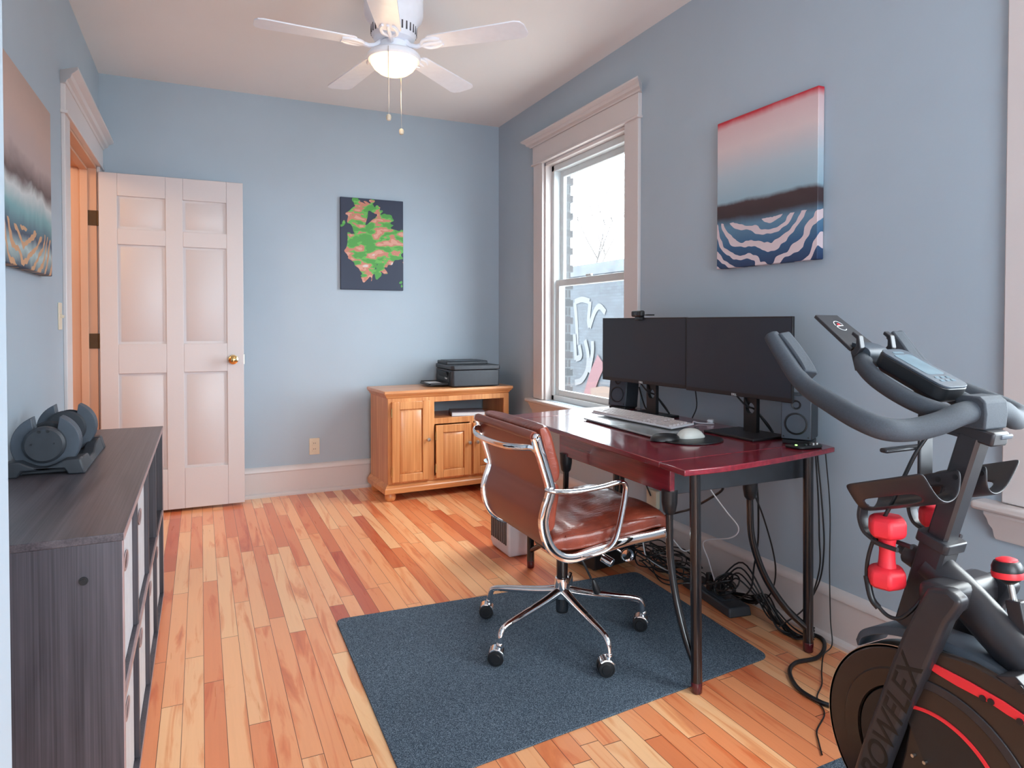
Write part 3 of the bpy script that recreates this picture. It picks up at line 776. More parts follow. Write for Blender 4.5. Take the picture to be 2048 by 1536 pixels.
def cab_door(x0, x1, z0, z1, knobx, knobz, hingex):
    b = B(); y0_, y1_ = F0-.018, F0-.0005; s_ = .052
    b.box(x0, x0+s_, y0_, y1_, z0, z1).box(x1-s_, x1, y0_, y1_, z0, z1).box(x0+s_, x1-s_, y0_, y1_, z0, z0+s_).box(x0+s_, x1-s_, y0_, y1_, z1-s_, z1)
    dd = b.build('cabinet_door', OAK, cb, bev=.003)
    q = B(); a0, a1, c0, c1 = x0+s_, x1-s_, z0+s_, z1-s_
    q.rings([[(a0, y1_-.004, c0), (a1, y1_-.004, c0), (a1, y1_-.004, c1), (a0, y1_-.004, c1)], [(a0+.003, y1_-.006, c0+.003), (a1-.003, y1_-.006, c0+.003), (a1-.003, y1_-.006, c1-.003), (a0+.003, y1_-.006, c1-.003)],
             [(a0+.022, y0_+.002, c0+.022), (a1-.022, y0_+.002, c0+.022), (a1-.022, y0_+.002, c1-.022), (a0+.022, y0_+.002, c1-.022)]])
    q.build('raised_panel', OAK, dd, bev=.001)
    q = B().lathe([(.006, 0), (.005, .012), (.012, .018), (.0135, .024), (.010, .030), (.001, .032)], (knobx, y0_, knobz), (0, -1, 0), 20); q.build('knob', STEEL, dd)
    q = B()
    for zz in (z0+.07, z1-.07): q.cyl((hingex, y0_-.002, zz-.03), (hingex, y0_-.002, zz+.03), .004, 8)
    q.build('hinge', BRASS, dd)
    return dd
cab_door(.052, .318, .128, .662, .300, .40, .049)
cab_door(.362, .622, .128, .488, .603, .355, .359)
cab_door(.640, .895, .128, .488, .662, .355, .898)
# printer
cM = Matrix.Rotation(math.radians(3), 3, 'Z')
def cw_(x, y, z): v = cM@Vector((x, y, 0)); return (1.085+v.x, 4.32+v.y, z)
pl = cw_(.68, .23, CH)
pt = thing('printer', 'black inkjet printer with its paper tray open on the oak cabinet', 'printer', pl, math.radians(-2), local=True)
# printer front (paper exit) faces -x ; body x -.17..+.17 , y -.19..+.19
b = B().prism([(-.165, -.185), (-.150, -.198), (.185, -.198), (.190, -.19), (.190, .19), (-.165, .19)], 'z', .006, .118)
b.build('lower_body', GRAPH, pt, bev=.006, seg=3)
b = B().prism([(-.168, -.183), (-.150, -.202), (.188, -.202), (.193, -.195), (.193, .19), (-.168, .19)], 'z', .121, .152)
b.build('scanner_body', GRAPH, pt, bev=.006, seg=3)
B().box(-.158, .155, -.05, .187, .150, .175).build('document_feeder', GRAPH, pt, bev=.006)
b = B().box(-.14, .10, -.06, .15, .1755, .179); b.build('feeder_cover', SLATE, pt, bev=.001)
b = B().box(-.172, -.160, -.150, .150, .035, .105); b.build('paper_opening', BLACK, pt)
b = B().obox((-.178, -.02, .085), (.006, .20, .040), Matrix.Rotation(-.35, 3, 'Y')); b.build('control_panel', BLACK, pt, bev=.002)
Rp = Matrix(((0, 0, -1), (-1, 0, 0), (0, 1, 0)))
text('brand_lettering', 'Canon', .020, (-.1765, -.09, .060), Rp, LOGOW, pt)
b = B().obox((-.235, 0, .018), (.13, .25, .006), Matrix.Rotation(.06, 3, 'Y')); b.obox((-.235, -.125, .022), (.13, .006, .016)).obox((-.235, .125, .022), (.13, .006, .016)).obox((-.30, 0, .018), (.02, .22, .010))
b.build('output_tray', BLACK, pt, bev=.002)
B().box(-.29, -.20, -.09, .09, .0235, .0245).build('paper_guide', PAPER, pt)
bk = thing('book', 'pale paperback book lying in the open shelf of the oak cabinet', 'book', cw_(.655, .15, .530), math.radians(-14), local=True)
B().box(-.115, .115, -.10, .10, .003, .026).build('pages', PAPER, bk)
B().box(-.118, .118, -.103, .103, 0, .003).box(-.118, .118, -.103, .103, .026, .029).box(-.119, -.116, -.103, .103, 0, .029).build('cover', BOOKC, bk, bev=.0008)
q = B().tube(cr([cw_(.935, .32, CH+.004), cw_(.985, .33, CH+.012), cw_(1.0, .33, .68), cw_(.998, .34, .4), cw_(1.0, .36, .02)], 8), .003, 6)
tag(q.build('black_cable', BLACK), 'thin black cord hanging down beside the oak cabinet', 'cord')

# ------------------------------------------------------------------ ceiling fan
FX, FY = .81, 3.03
fn = thing('ceiling_fan', 'white five-blade ceiling fan with a lit frosted glass bowl', 'ceiling fan', (FX, FY, H))
q = B().lathe([(.10, H), (.132, H-.004), (.134, H-.03), (.134, H-.13), (.128, H-.15), (.112, H-.168), (.104, H-.19), (.102, H-.225), (.092, H-.245), (.062, H-.255), (.03, H-.256)][::-1], (FX, FY, 0), (0, 0, 1), 48); q.build('motor_housing', WHITE_METAL, fn, ang=40)
q = B()
for k_ in range(30):
    a = 2*PI*k_/30; d_ = Vector((math.cos(a), math.sin(a), 0)); R_ = Matrix((d_, Vector((-d_.y, d_.x, 0)), Vector((0, 0, 1)))).transposed()
    q.obox(Vector((FX, FY, H-.208))+d_*.1025, (.004, .007, .036), R_)
q.build('vent_slots', simple('vent_shadow', srgb(86, 84, 88), .8), fn)
q = B().lathe([(.050, H-.30), (.062, H-.29), (.066, H-.262), (.05, H-.25)], (FX, FY, 0), (0, 0, 1), 32); q.build('switch_housing', WHITE_METAL, fn)
q = B().lathe([(.06, 2.425), (.112, 2.412), (.120, 2.402), (.121, 2.388), (.115, 2.380), (.100, 2.382)], (FX, FY, 0), (0, 0, 1), 48); q.build('light_ring', WHITE_METAL, fn)
q = B().lathe([(.108, 2.384), (.104, 2.366), (.090, 2.345), (.068, 2.328), (.040, 2.317), (.012, 2.313), (.001, 2.313)], (FX, FY, 0), (0, 0, 1), 48); q.build('glass_bowl', BOWL, fn, label='glowing warm frosted glass bowl')
ll = bpy.data.lights.new('fan_lamp', 'POINT'); ll.energy = 1.6; ll.color = (1, .74, .46); ll.shadow_soft_size = .1
lo = bpy.data.objects.new('fan_lamp', ll); C.objects.link(lo); lo.location = (FX, FY, 2.24)
for ang_, rad in ((180, .60), (101.4, .675), (38.5, .635), (-42.6, .63), (-111, .63)):
    a = math.radians(ang_); R_ = Matrix.Rotation(a, 3, 'Z') @ Matrix.Rotation(math.radians(-6.5), 3, 'X')
    Rz = Matrix.Rotation(a, 3, 'Z')
    def tw(p, M_=R_): return Vector((FX, FY, 2.445))+M_@Vector(p)
    out = []
    w0, w1, xr_ = .052, .068, rad
    for k_ in range(9): th_ = -PI/2+PI*k_/8; out.append((xr_-.03+.03*math.cos(th_), (w1-.03)*(1 if th_ > 0 else -1)+.03*math.sin(th_) if abs(th_) > .01 else 0))
    poly = [(.175, -w0+.012), (.19, -w0)]+[(xr_-.035, -w1), (xr_-.012, -w1+.010), (xr_, -w1+.035), (xr_, w1-.035), (xr_-.012, w1-.010), (xr_-.035, w1)]+[(.19, w0), (.175, w0-.012)]
    q = B(); lo_ = [tw((x_, y_, -.003)) for x_, y_ in poly]; hi_ = [tw((x_, y_, .003)) for x_, y_ in poly]; q.rings([lo_, hi_])
    bl = q.build('fan_blade', WHITE_METAL, fn, bev=.001)
    q = B(); q.tube([Vector((FX, FY, 2.462))+Rz@Vector(p) for p in [(.055, 0, .006), (.085, 0, -.022), (.115, 0, -.030), (.145, 0, -.024)]], .010, 8)
    for s_ in (-1, 0, 1):
        q.tube([tw(p) for p in cr([(.135, 0, -.008), (.160, s_*.030, -.008), (.20, s_*.034, -.007), (.235, s_*.022, -.007)], 5)], [.008]*14+[.006]*2, 7)
    q.build('blade_iron', WHITE_METAL, bl)
for dx, dy, zb_, zl in ((-.058, -.018, 2.092, 2.40), (.040, .130, 2.080, 2.40)):
    q = B().tube([(FX+dx, FY+dy-.105, 2.395), (FX+dx, FY+dy-.11, zb_)], .0016, 6)
    ch = q.build('pull_chain', STEEL, fn)
    q = B().lathe([(.001, -.016), (.009, -.012), (.012, 0), (.009, .010), (.001, .014)], (FX+dx, FY+dy-.11, zb_-.01), (0, 0, 1), 14); q.build('pull_knob', CREAM, ch)

# ------------------------------------------------------------------ floor mat
MATZ = .006
def rounded(poly, r, n=6):
    out = []; P = [Vector((*p, 0)) for p in poly]; N = len(P)
    for i in range(N):
        a, b_, c = P[i-1], P[i], P[(i+1) % N]; u_ = (a-b_).normalized(); v_ = (c-b_).normalized()
        for k_ in range(n+1):
            t_ = k_/n; p = (b_+u_*r)*(1-t_)**2+b_*2*t_*(1-t_)+(b_+v_*r)*t_**2; out.append((p.x, p.y))
    return out
mp_ = rounded([(.477, 2.690), (.530, .92), (1.77, 1.02), (1.815, 1.752), (1.868, 2.62)], .04)
mp_ = rounded([(.477, 2.692), (.462, 1.62), (1.815, 1.748), (1.868, 2.62)], .04)
q = B().prism(mp_, 'z', 0, MATZ)
tag(q.build('chair_mat', CARPET, bev=.002), 'dark blue-grey carpet chair mat on the wood floor under the office chair', 'mat')
q = B().prism(rounded([(1.10, 1.245), (1.95, 1.262), (1.97, -.3), (1.10, -.3)], .03), 'z', 0, MATZ)
tag(q.build('exercise_mat', CARPET, bev=.002), 'dark blue mat on the floor under the exercise bike', 'mat')

# ------------------------------------------------------------------ desk
DZ = .735
dk = thing('desk', 'dark mahogany desk with black tubular legs along the window wall', 'desk', (1.75, 2.3, 0))
near = cr([(1.328, 1.618, 0), (1.50, 1.615, 0), (1.70, 1.635, 0), (1.90, 1.665, 0), (2.075, 1.700, 0)], 5)
leaf_n = [(p.x, p.y) for p in near]+[(2.095, 1.79), (1.336, 1.752)]
B().prism(leaf_n, 'z', DZ-.019, DZ).build('table_leaf', DESK, dk, bev=.003)
B().prism([(1.336, 1.754), (2.095, 1.792), (2.10, 2.90), (1.368, 2.83)], 'z', DZ-.019, DZ).build('table_top', DESK, dk, bev=.003)
far = cr([(2.10, 3.05, 0), (1.85, 3.05, 0), (1.60, 3.01, 0), (1.365, 2.962, 0)], 5)
B().prism([(1.368, 2.832), (2.10, 2.902)]+[(p.x, p.y) for p in far], 'z', DZ-.019, DZ).build('table_leaf', DESK, dk, bev=.003)
az0, az1 = .615, DZ-.0195
B().box(1.405, 1.425, 1.785, 2.54, az0, az1).build('front_apron', DESK, dk, bev=.002)
B().box(2.02, 2.04, 1.79, 2.54, az0, az1).build('rear_apron', DESK, dk, bev=.002)
B().box(1.425, 2.02, 1.79, 1.802, az0-.004, az1).build('end_panel', GRAPH, dk, bev=.002)
B().box(1.425, 2.02, 2.528, 2.54, az0, az1).build('end_panel', GRAPH, dk, bev=.002)
B().box(1.50, 1.60, 2.05, 2.50, az0+.03, az1).build('cross_rail', GRAPH, dk)
def dleg(x, y, tx=0, ty=0):
    lg = B().cyl((x, y, .032), (x+tx, y+ty, DZ-.019), .0175, 24).build('leg', BLACKTUBE, dk)
    B().lathe([(.0155, MATZ*0+.001), (.0175, .004), (.0182, .034), (.0176, .036)], (x, y, 0), (0, 0, 1), 24).build('foot_cap', MAROON, lg)
dleg(1.431, 1.679, -.012, 0); dleg(1.976, 1.723, -.008, 0); dleg(1.440, 2.888); dleg(1.96, 2.93)
def brace(x, y, x2, y2):
    """tube from the apron corner curving out to the foot of a leg"""
    br = B().tube(cr([(x, y, .60), (x, y, .52), (x+(x2-x)*.04, y+(y2-y)*.05, .40), (x+(x2-x)*.25, y+(y2-y)*.3, .27), (x+(x2-x)*.62, y+(y2-y)*.66, .16), (x2, y2, .09)], 8), .0125, 12).build('brace_tube', BLACKTUBE, dk)
    B().lathe([(.013, .545), (.021, .555), (.026, .585), (.027, .625)], (x, y, 0), (0, 0, 1), 20).build('socket', BLACK, br)
brace(1.415, 1.80, 1.431, 1.69); brace(1.80, 1.83, 1.965, 1.725); brace(1.415, 2.50, 1.44, 2.875); brace(1.84, 2.70, 1.955, 2.92)
q = B().cyl((1.44, 2.888, .16), (1.96, 2.93, .16), .010, 12); q.build('stretcher', BLACKTUBE, dk)

# things on the desk
def Rz(a): return Matrix.Rotation(math.radians(a), 3, 'Z')
def monitor(label, ya, xa, yb, xb, z0, z1, cy, cx, base, logo_y):
    t = thing('monitor', label, 'monitor', (cx, cy, DZ), group='pair of black monitors on the desk')
    dirv = Vector((xb-xa, yb-ya, 0)); L_ = dirv.length; dirv.normalize(); nrm = Vector((-abs(dirv.y), dirv.x if dirv.y > 0 else -dirv.x, 0)); nrm = Vector((-dirv.y, dirv.x, 0))
    if nrm.x > 0: nrm = -nrm
    R_ = Matrix((dirv, nrm, Vector((0, 0, 1)))).transposed()     # local x along screen, y towards the viewer
    if R_.determinant() < 0: R_ = Matrix((-dirv, nrm, Vector((0, 0, 1)))).transposed()
    mid = Vector(((xa+xb)/2, (ya+yb)/2, (z0+z1)/2)); hh = z1-z0
    B().obox(mid-nrm*.006, (L_, .012, hh), R_).build('bezel', BLACK, t, bev=.002)
    B().obox(mid+nrm*.0004+Vector((0, 0, .006)), (L_-.010, .001, hh-.022), R_).build('screen', SCREEN, t)
    B().obox(mid-nrm*.028, (L_*.62, .034, hh*.60), R_, .9).build('rear_housing', BLACK, t, bev=.008)
    lc = mid+Vector((0, 0, -hh/2+.0065))+nrm*.0008
    Rt = Matrix((-nrm.cross(Vector((0,0,1))), Vector((0, 0, 1)), nrm)).transposed()
    if Rt.determinant() < 0: Rt = Matrix((nrm.cross(Vector((0,0,1))), Vector((0, 0, 1)), nrm)).transposed()
    text('brand_lettering', 'DELL', .0125, lc, Rt, LOGOW, t)
    # stand column with round cable hole
    cz0, cz1 = DZ+.010, z0+.10; w_, d_ = .066, .018; hz = DZ+.105; hr = .023
    q = B()
    poly = [(-w_/2, cz0), (w_/2, cz0), (w_/2, cz1), (-w_/2, cz1)]
    c3 = Vector((cx, cy, 0))
    ax, ay = R_@Vector((1, 0, 0)), R_@Vector((0, 1, 0))
    def P3(a, z, dd): return c3+ax*a+ay*dd+Vector((0, 0, z))
    n_ = 24
    for dd in (d_/2, -d_/2):
        ring = [(hr*math.cos(2*PI*k_/n_), hz+hr*math.sin(2*PI*k_/n_)) for k_ in range(n_)]
        outr = []
        for k_ in range(n_):
            c_, s_ = math.cos(2*PI*k_/n_), math.sin(2*PI*k_/n_); m_ = max(abs(c_), abs(s_)); outr.append((w_/2*c_/m_, hz+w_/2*s_/m_))
        vi = [q.bm.verts.new(P3(a, z, dd)) for a, z in ring]; vo = [q.bm.verts.new(P3(a, z, dd)) for a, z in outr]
        for k_ in range(n_): q.bm.faces.new((vi[k_], vi[(k_+1)%n_], vo[(k_+1)%n_], vo[k_]))
        if dd > 0: vi0 = vi
        else:
            for k_ in range(n_): q.bm.faces.new((vi0[k_], vi0[(k_+1)%n_], vi[(k_+1)%n_], vi[k_]))
    for za, zb2 in ((cz0, hz-w_/2), (hz+w_/2, cz1)):
        q.obox(P3(0, (za+zb2)/2, 0), (w_, d_, zb2-za), R_)
    for s_ in (-1, 1): q.obox(P3(s_*(w_/2+.0), hz, 0), (.0006, d_, w_), R_)
    q.build('stand_column', BLACK, t)
    bx_, by_, bw, bdp = base
    B().obox((bx_, by_, DZ+.005), (bw, bdp, .010), R_).build('stand_base', BLACK, t, bev=.003)
    pts = [P3(.10, z0+.02, .012), P3(.06, DZ+.15, .02), P3(.012, DZ+.112, .016), P3(-.005, DZ+.10, -.01), P3(-.05, DZ+.05, -.03), P3(-.07, DZ+.012, -.045)]
    q = B().tube(cr(pts, 8), .0038, 8); q.build('cable', BLACK, t)
    pts = [P3(.03, z0+.03, .006), P3(.022, DZ+.14, .014), P3(.004, DZ+.112, .012), P3(-.01, DZ+.098, -.012), P3(-.03, DZ+.06, -.03), P3(-.05, DZ+.012, -.06)]
    q = B().tube(cr(pts, 8), .0038, 8); q.build('cable', BLACK, t)
    return t
monitor('left black monitor on the desk, with the webcam clipped on its top edge', 2.352, 1.936, 2.945, 1.882, .893, 1.209, 2.665, 1.990, (1.955, 2.665, .25, .19), 0)
monitor('right black monitor on the desk, behind the bike handlebar', 1.790, 1.960, 2.350, 1.934, .889, 1.208, 2.045, 2.016, (1.975, 2.035, .26, .20), 0)
t = thing('webcam', 'small black webcam clipped on top of the left monitor', 'webcam', (1.906, 2.655, 1.212))
Rw = Rz(-5)
B().obox((1.895, 2.655, 1.228), (.026, .090, .030), Rw).build('camera_body', BLACK, t, bev=.008, seg=3)
B().lathe([(.001, .002), (.008, .002), (.011, .0), (.011, -.004)], (1.880, 2.652, 1.229), (-1, 0, 0), 20).build('lens', simple('lens_glass', srgb(70, 76, 84), .1), t)
B().obox((1.905, 2.655, 1.206), (.034, .036, .018), Rw).build('clip', BLACK, t, bev=.003)
B().obox((1.93, 2.61, 1.222), (.03, .04, .006), Rw).build('clip_arm', BLACK, t, bev=.002)
# silver tablet with the white keyboard on it
kb_a = math.atan2(1.600-1.584, 2.67-2.126)
t = thing('graphics_tablet', 'thin silver graphics tablet on the desk under the white keyboard', 'graphics tablet', (1.70, 2.40, DZ))
B().prism(rounded([(1.584, 2.126), (1.845, 2.135), (1.86, 2.69), (1.60, 2.67)], .012), 'z', DZ+.004, DZ+.011).build('tablet_body', SILVER, t, bev=.002)
B().prism([(1.594, 2.14), (1.83, 2.15), (1.845, 2.68), (1.61, 2.66)], 'z', DZ+.001, DZ+.0045).build('base_plate', BLACK, t)
B().obox((1.640, 2.42, DZ+.0112), (.040, .003, .0006), Rz(2)).build('centre_mark', LOGOW, t)
KX, KY, KA = 1.775, 2.475, 3.5
t = thing('keyboard', 'white full-size keyboard resting on the silver tablet', 'keyboard', (KX, KY, DZ+.012), math.radians(KA), local=True)
Rk = Matrix.Rotation(math.radians(-4), 3, 'Y')
def kp(x, y, z): v = Rk@Vector((x, 0, z)); return (v.x, y, v.z+.012)
B().obox(kp(0, 0, 0), (.125, .56, .008), Rk).build('case', PLWHITE, t, bev=.003)
rows = [(-.050, 12, [1.3, 1.3, 1.5, 5.5, 1.5, 1.3, 1.3]), (-.030, 12, [2.2]+[1]*10+[2.6]), (-.010, 13, [1.8]+[1]*11+[2.0]), (.010, 14, [1.5]+[1]*12+[1.4]), (.030, 14, [1]*13+[1.9]), (.050, 15, [1]*15)]
for rx, n_, ws in rows:
    tot = sum(ws); span = .375; y_ = .272
    for w_ in ws:
        kw = span*w_/tot
        B().obox(kp(rx, y_-kw/2, .0075), (.0165, kw-.003, .007), Rk, .93).build('keycap', KEYW, t); y_ -= kw
    for k_ in range(3):
        if rx in (-.010, .010) and k_ < 3 or rx > .02 or (rx == -.030 and k_ == 1) or rx == -.05:
            B().obox(kp(rx, -.118-.0195*k_, .0075), (.0165, .0165, .007), Rk, .93).build('keycap', KEYW, t)
    for k_ in range(4):
        if rx < .045 or True:
            if len([c for c in t.children]) < 101: B().obox(kp(rx, -.190-.0215*k_, .0075), (.0165, .0185, .007), Rk, .93).build('keycap', KEYW, t)
q = B().tube(cr([(1.86, 2.42, DZ+.02), (1.90, 2.40, DZ+.004), (1.93, 2.345, DZ+.004), (1.955, 2.33, DZ+.006), (1.985, 2.36, DZ+.010), (2.01, 2.35, DZ+.004), (2.05, 2.30, DZ+.004)], 8), .0026, 8)
tag(q.build('keyboard_cable', PLWHITE), 'white cable running from the keyboard to the back of the desk', 'cable')
t = thing('cable_adapter', 'small white adapter block at the back of the desk between the monitors', 'adapter', (2.055, 2.33, DZ))
B().obox((2.055, 2.33, DZ+.010), (.038, .026, .018), Rz(40)).build('adapter_body', PLWHITE, t, bev=.004)
B().obox((2.038, 2.316, DZ+.011), (.012, .012, .009), Rz(40)).build('port', PLWHITE, t, bev=.002)
# gel wrist-rest mouse pad and mouse
t = thing('mouse_pad', 'black mouse pad with a raised wrist rest at the front of the desk', 'mouse pad', (1.69, 2.03, DZ))
q = B(); pts = [(1.70+.125*math.cos(a)*1.0, 2.03+.105*math.sin(a)) for a in [2*PI*k_/40 for k_ in range(40)]]
q.prism(pts, 'z', DZ+.0005, DZ+.006); q.build('pad', BLACK, t, bev=.002)
q = B()
q.lathe([(.001, .024), (.018, .0235), (.034, .020), (.043, .012), (.046, .003), (.046, 0)], (1.603, 2.068, DZ+.003), (0, 0, 1), 32, sx=1.35, sy=.95); q.build('wrist_rest', BLACK, t)
t = thing('mouse', 'white computer mouse resting on the black pad', 'mouse', (1.715, 2.055, DZ+.006))
q = B(); rr = []
for k_ in range(13):
    u_ = k_/12; x_ = -.062+.124*u_; wd = .034*(1-abs(2*u_-1)**2.6)**.5+.001; hh = .036*(1-abs(2*u_-.9)**2.2/1.3)**.5 if abs(2*u_-.9) < 1.12 else .004
    ring = []
    for j in range(17):
        a = PI*j/16; ring.append(Vector((1.715+x_, 2.055-wd*math.cos(a), DZ+.0065+hh*max(0, math.sin(a))**.7*(max(.02, 1-abs(2*u_-1)**4)))))
    rr.append(ring)
q.rings(rr); q.build('mouse_body', OFFWHITE, t)
B().obox((1.745, 2.055, DZ+.041), (.018, .004, .004), Matrix.Rotation(.25, 3, 'Y')).build('scroll_wheel', GRAPH, t, bev=.001)
# speakers
def speaker(label, x, y, z, rz, tilt, pod=False):
    t = thing('speaker', label, 'speaker', (x, y, z), math.radians(rz), local=True, group='pair of black desktop speakers')
    R_ = Matrix.Rotation(math.radians(tilt), 3, 'Y')
    def P_(a, b_, c): v = R_@Vector((a, b_, c)); return (v.x, v.y, v.z+.015)
    B().obox(P_(.05, 0, .085), (.115, .108, .165), R_).build('cabinet', GRAPH, t, bev=.006)
    B().obox(P_(-.0085, 0, .085), (.004, .102, .160), R_).build('front_baffle', SLATE, t, bev=.004)
    ax = R_@Vector((-1, 0, 0))
    dr = B().lathe([(.040, 0), (.041, .003), (.036, .004), (.033, -.002), (.014, -.008), (.011, -.004), (.001, -.002)], P_(-.010, 0, .062), ax, 36).build('woofer', BLACK, t)
    B().lathe([(.018, 0), (.018, .002), (.013, .002), (.006, -.003), (.001, -.001)], P_(-.010, 0, .132), ax, 24).build('tweeter', BLACK, t)
    for s_ in (-1, 1): B().cyl(P_(-.009, s_*.043, .014), P_(-.012, s_*.043, .014), .0032, 10).build('grille_peg', BLACK, t)
    B().obox((.045, 0, .008), (.10, .10, .016)).build('wedge_stand', BLACK, t, bev=.003)
    return t
speaker('left black desktop speaker on the desk in front of the window', 1.965, 2.93, DZ, 22, 7)
speaker('right black desktop speaker at the near end of the desk', 1.995, 1.800, DZ, 30, 0)
t = thing('volume_control', 'black speaker control pod with a green light at the near corner of the desk', 'control pod', (1.945, 1.745, DZ))
q = B().prism(rounded([(1.900, 1.775), (1.915, 1.705), (2.02, 1.700), (2.035, 1.745)], .018), 'z', DZ+.001, DZ+.012); q.build('pod_body', BLACK, t, bev=.004)
B().cyl((1.925, 1.738, DZ+.012), (1.925, 1.738, DZ+.0135), .004, 12).build('power_light', LED, t, label='green glowing power light')
for k_ in range(4): B().cyl((1.955+.018*k_, 1.722, DZ+.012), (1.955+.018*k_, 1.722, DZ+.018), .006, 14).build('dial', STEEL if k_ > 1 else BLACK, t)
q = B().tube(cr([(1.80, 2.90, DZ+.003), (1.84, 2.93, DZ+.003), (1.88, 2.955, DZ+.003)], 6), .003, 6)
tag(q.build('speaker_wire', BLACK), 'short black wire lying on the desk below the left speaker', 'cable')
q = B().tube(cr([(2.05, 2.86, DZ+.12), (2.06, 2.84, DZ+.05), (2.055, 2.80, DZ+.01), (2.08, 2.78, DZ+.02)], 6), .004, 6)
tag(q.build('looped_cable', BLACK), 'black cord looping behind the left speaker', 'cable')
q = B().tube(cr([(2.09, 2.47, 1.0), (2.085, 2.47, .9), (2.088, 2.46, .8), (2.07, 2.47, DZ+.006)], 6), .003, 6)
tag(q.build('black_cable', BLACK), 'thin black cord hanging straight behind the left monitor', 'cable')

# ------------------------------------------------------------------ office chair
CX, CY = 1.228, 2.197
ch = thing('office_chair', 'brown leather soft-pad office chair with chrome frame at the desk', 'chair', (CX, CY, MATZ))
YN, YFR = 1.93, 2.425
RAIL = cr([(p[0], 0, p[1]) for p in [(.979, .812), (.990, .775), (1.004, .737), (1.033, .645), (1.031, .615), (1.018, .580), (1.008, .530), (1.024, .465), (1.060, .420), (1.115, .400), (1.206, .410), (1.327, .426), (1.440, .432), (1.500, .437)]], 8)
for yy, nm in ((YN, 'side_rail'), (YFR, 'side_rail')):
    sect = [(-.008, -.015), (.008, -.015), (.0105, -.011), (.0105, .011), (.008, .015), (-.008, .015), (-.0105, .011), (-.0105, -.011)]
    rl = B().tube([(p.x, yy, p.z) for p in RAIL], 0, sect=sect, up=(0, 1, 0)).build(nm, CHROME, ch, ang=50)
    s_ = -1 if yy == YN else 1
    for ex, ez in ((.979, .814), (1.503, .440)):
        B().lathe([(.001, .008), (.0035, .008), (.005, .005), (.010, .0095), (.012, .008), (.012, -.004)], (ex, yy+s_*.007, ez), (0, s_, 0), 24).build('rail_bolt', CHROME, rl)
# leather sling with rolled ends
sl = []
for i, p in enumerate(RAIL):
    t_ = (RAIL[min(i+1, len(RAIL)-1)]-RAIL[max(i-1, 0)]).normalized(); n_ = Vector((t_.z, 0, -t_.x)); n_ = -n_ if n_.x < 0 and i < 50 else n_
    sl.append(p)
q = B().tube([(p.x, (YN+YFR)/2, p.z) for p in sl], 0, sect=[(-(YFR-YN)/2+.006, -.003), ((YFR-YN)/2-.006, -.003), ((YFR-YN)/2-.006, .004), (-(YFR-YN)/2+.006, .004)], up=(0, 1, 0))
q.build('leather_sling', SLING, ch, bev=.002)
q = B().cyl((.977, YN+.004, .815), (.977, YFR-.004, .815), .0155, 24); q.build('top_roll', SLING, ch, bev=.003)
q = B().cyl((1.503, YN+.006, .440), (1.503, YFR-.006, .440), .0125, 24); q.build('front_roll', LEATHER, ch, bev=.003)
# cushions
def edge_seam(spine, y0, y1, off, r=.0035):
    pts = cr([(a, 0, b) for a, b in spine], 10); P = []
    a = [(p.x, y0, p.z) for p in pts]; c = [(p.x, y1, p.z) for p in pts][::-1]
    return a+c
pads = [([(1.052, .655), (1.046, .700), (1.026, .775), (1.006, .838)], -1, .052, 'back_cushion', 11), ([(1.034, .495), (1.036, .560), (1.046, .615), (1.054, .652)], -1, .050, 'back_cushion', 23), ([(1.045, .442), (1.12, .430), (1.25, .434), (1.38, .452), (1.47, .462), (1.520, .452)], 1, .066, 'seat_cushion', 5)]
for spine, sg, th_, nm, sd in pads:
    q = B(); q.pillow(spine, YN+.012, YFR-.012, th_, sg, p=4.2, ns=44, nt=44, wr=.0095 if nm == 'seat_cushion' else .005, seed=sd, back=.30)
    pd = q.build(nm, LEATHER, ch, ang=80, subd=1)
# seams across the pads
q = B().tube(cr([(1.10, YN+.014, .470), (1.22, YN+.0125, .474), (1.35, YN+.0125, .488), (1.47, YN+.014, .488)], 8), .0028, 6); q.build('piping', LEATHER, ch)
# arms
for yy, s_ in ((YN, -1), (YFR, 1)):
    ya = yy+s_*.026
    pts = cr([(1.018, yy+s_*.004, .640), (1.030, yy+s_*.020, .636), (1.075, ya, .631), (1.14, ya, .629), (1.22, ya, .634), (1.275, ya, .642), (1.300, ya, .640), (1.311, ya, .625), (1.309, ya, .595), (1.298, ya, .540), (1.282, ya, .480), (1.264, ya, .440), (1.235, yy+s_*.018, .415), (1.19, yy+s_*.006, .402), (1.15, yy, .402)], 6)
    sect = [(.013*math.cos(2*PI*k_/12), .0078*math.sin(2*PI*k_/12)) for k_ in range(12)]
    B().tube(pts, 0, sect=sect, up=(0, 1, 0)).build('armrest', CHROME, ch, ang=60)
pts = cr([(.996, YN+.004, .757), (.975, YN+.014, .776), (.945, YN+.045, .776), (.922, YN+.12, .771), (.915, (YN+YFR)/2, .769), (.922, YFR-.12, .771), (.945, YFR-.045, .776), (.975, YFR-.014, .776), (.996, YFR-.004, .757)], 8)
B().tube(pts, 0, sect=[(.011*math.cos(2*PI*k_/12), .0055*math.sin(2*PI*k_/12)) for k_ in range(12)], up=(0, 0, 1)).build('back_bow', CHROME, ch, ang=60)
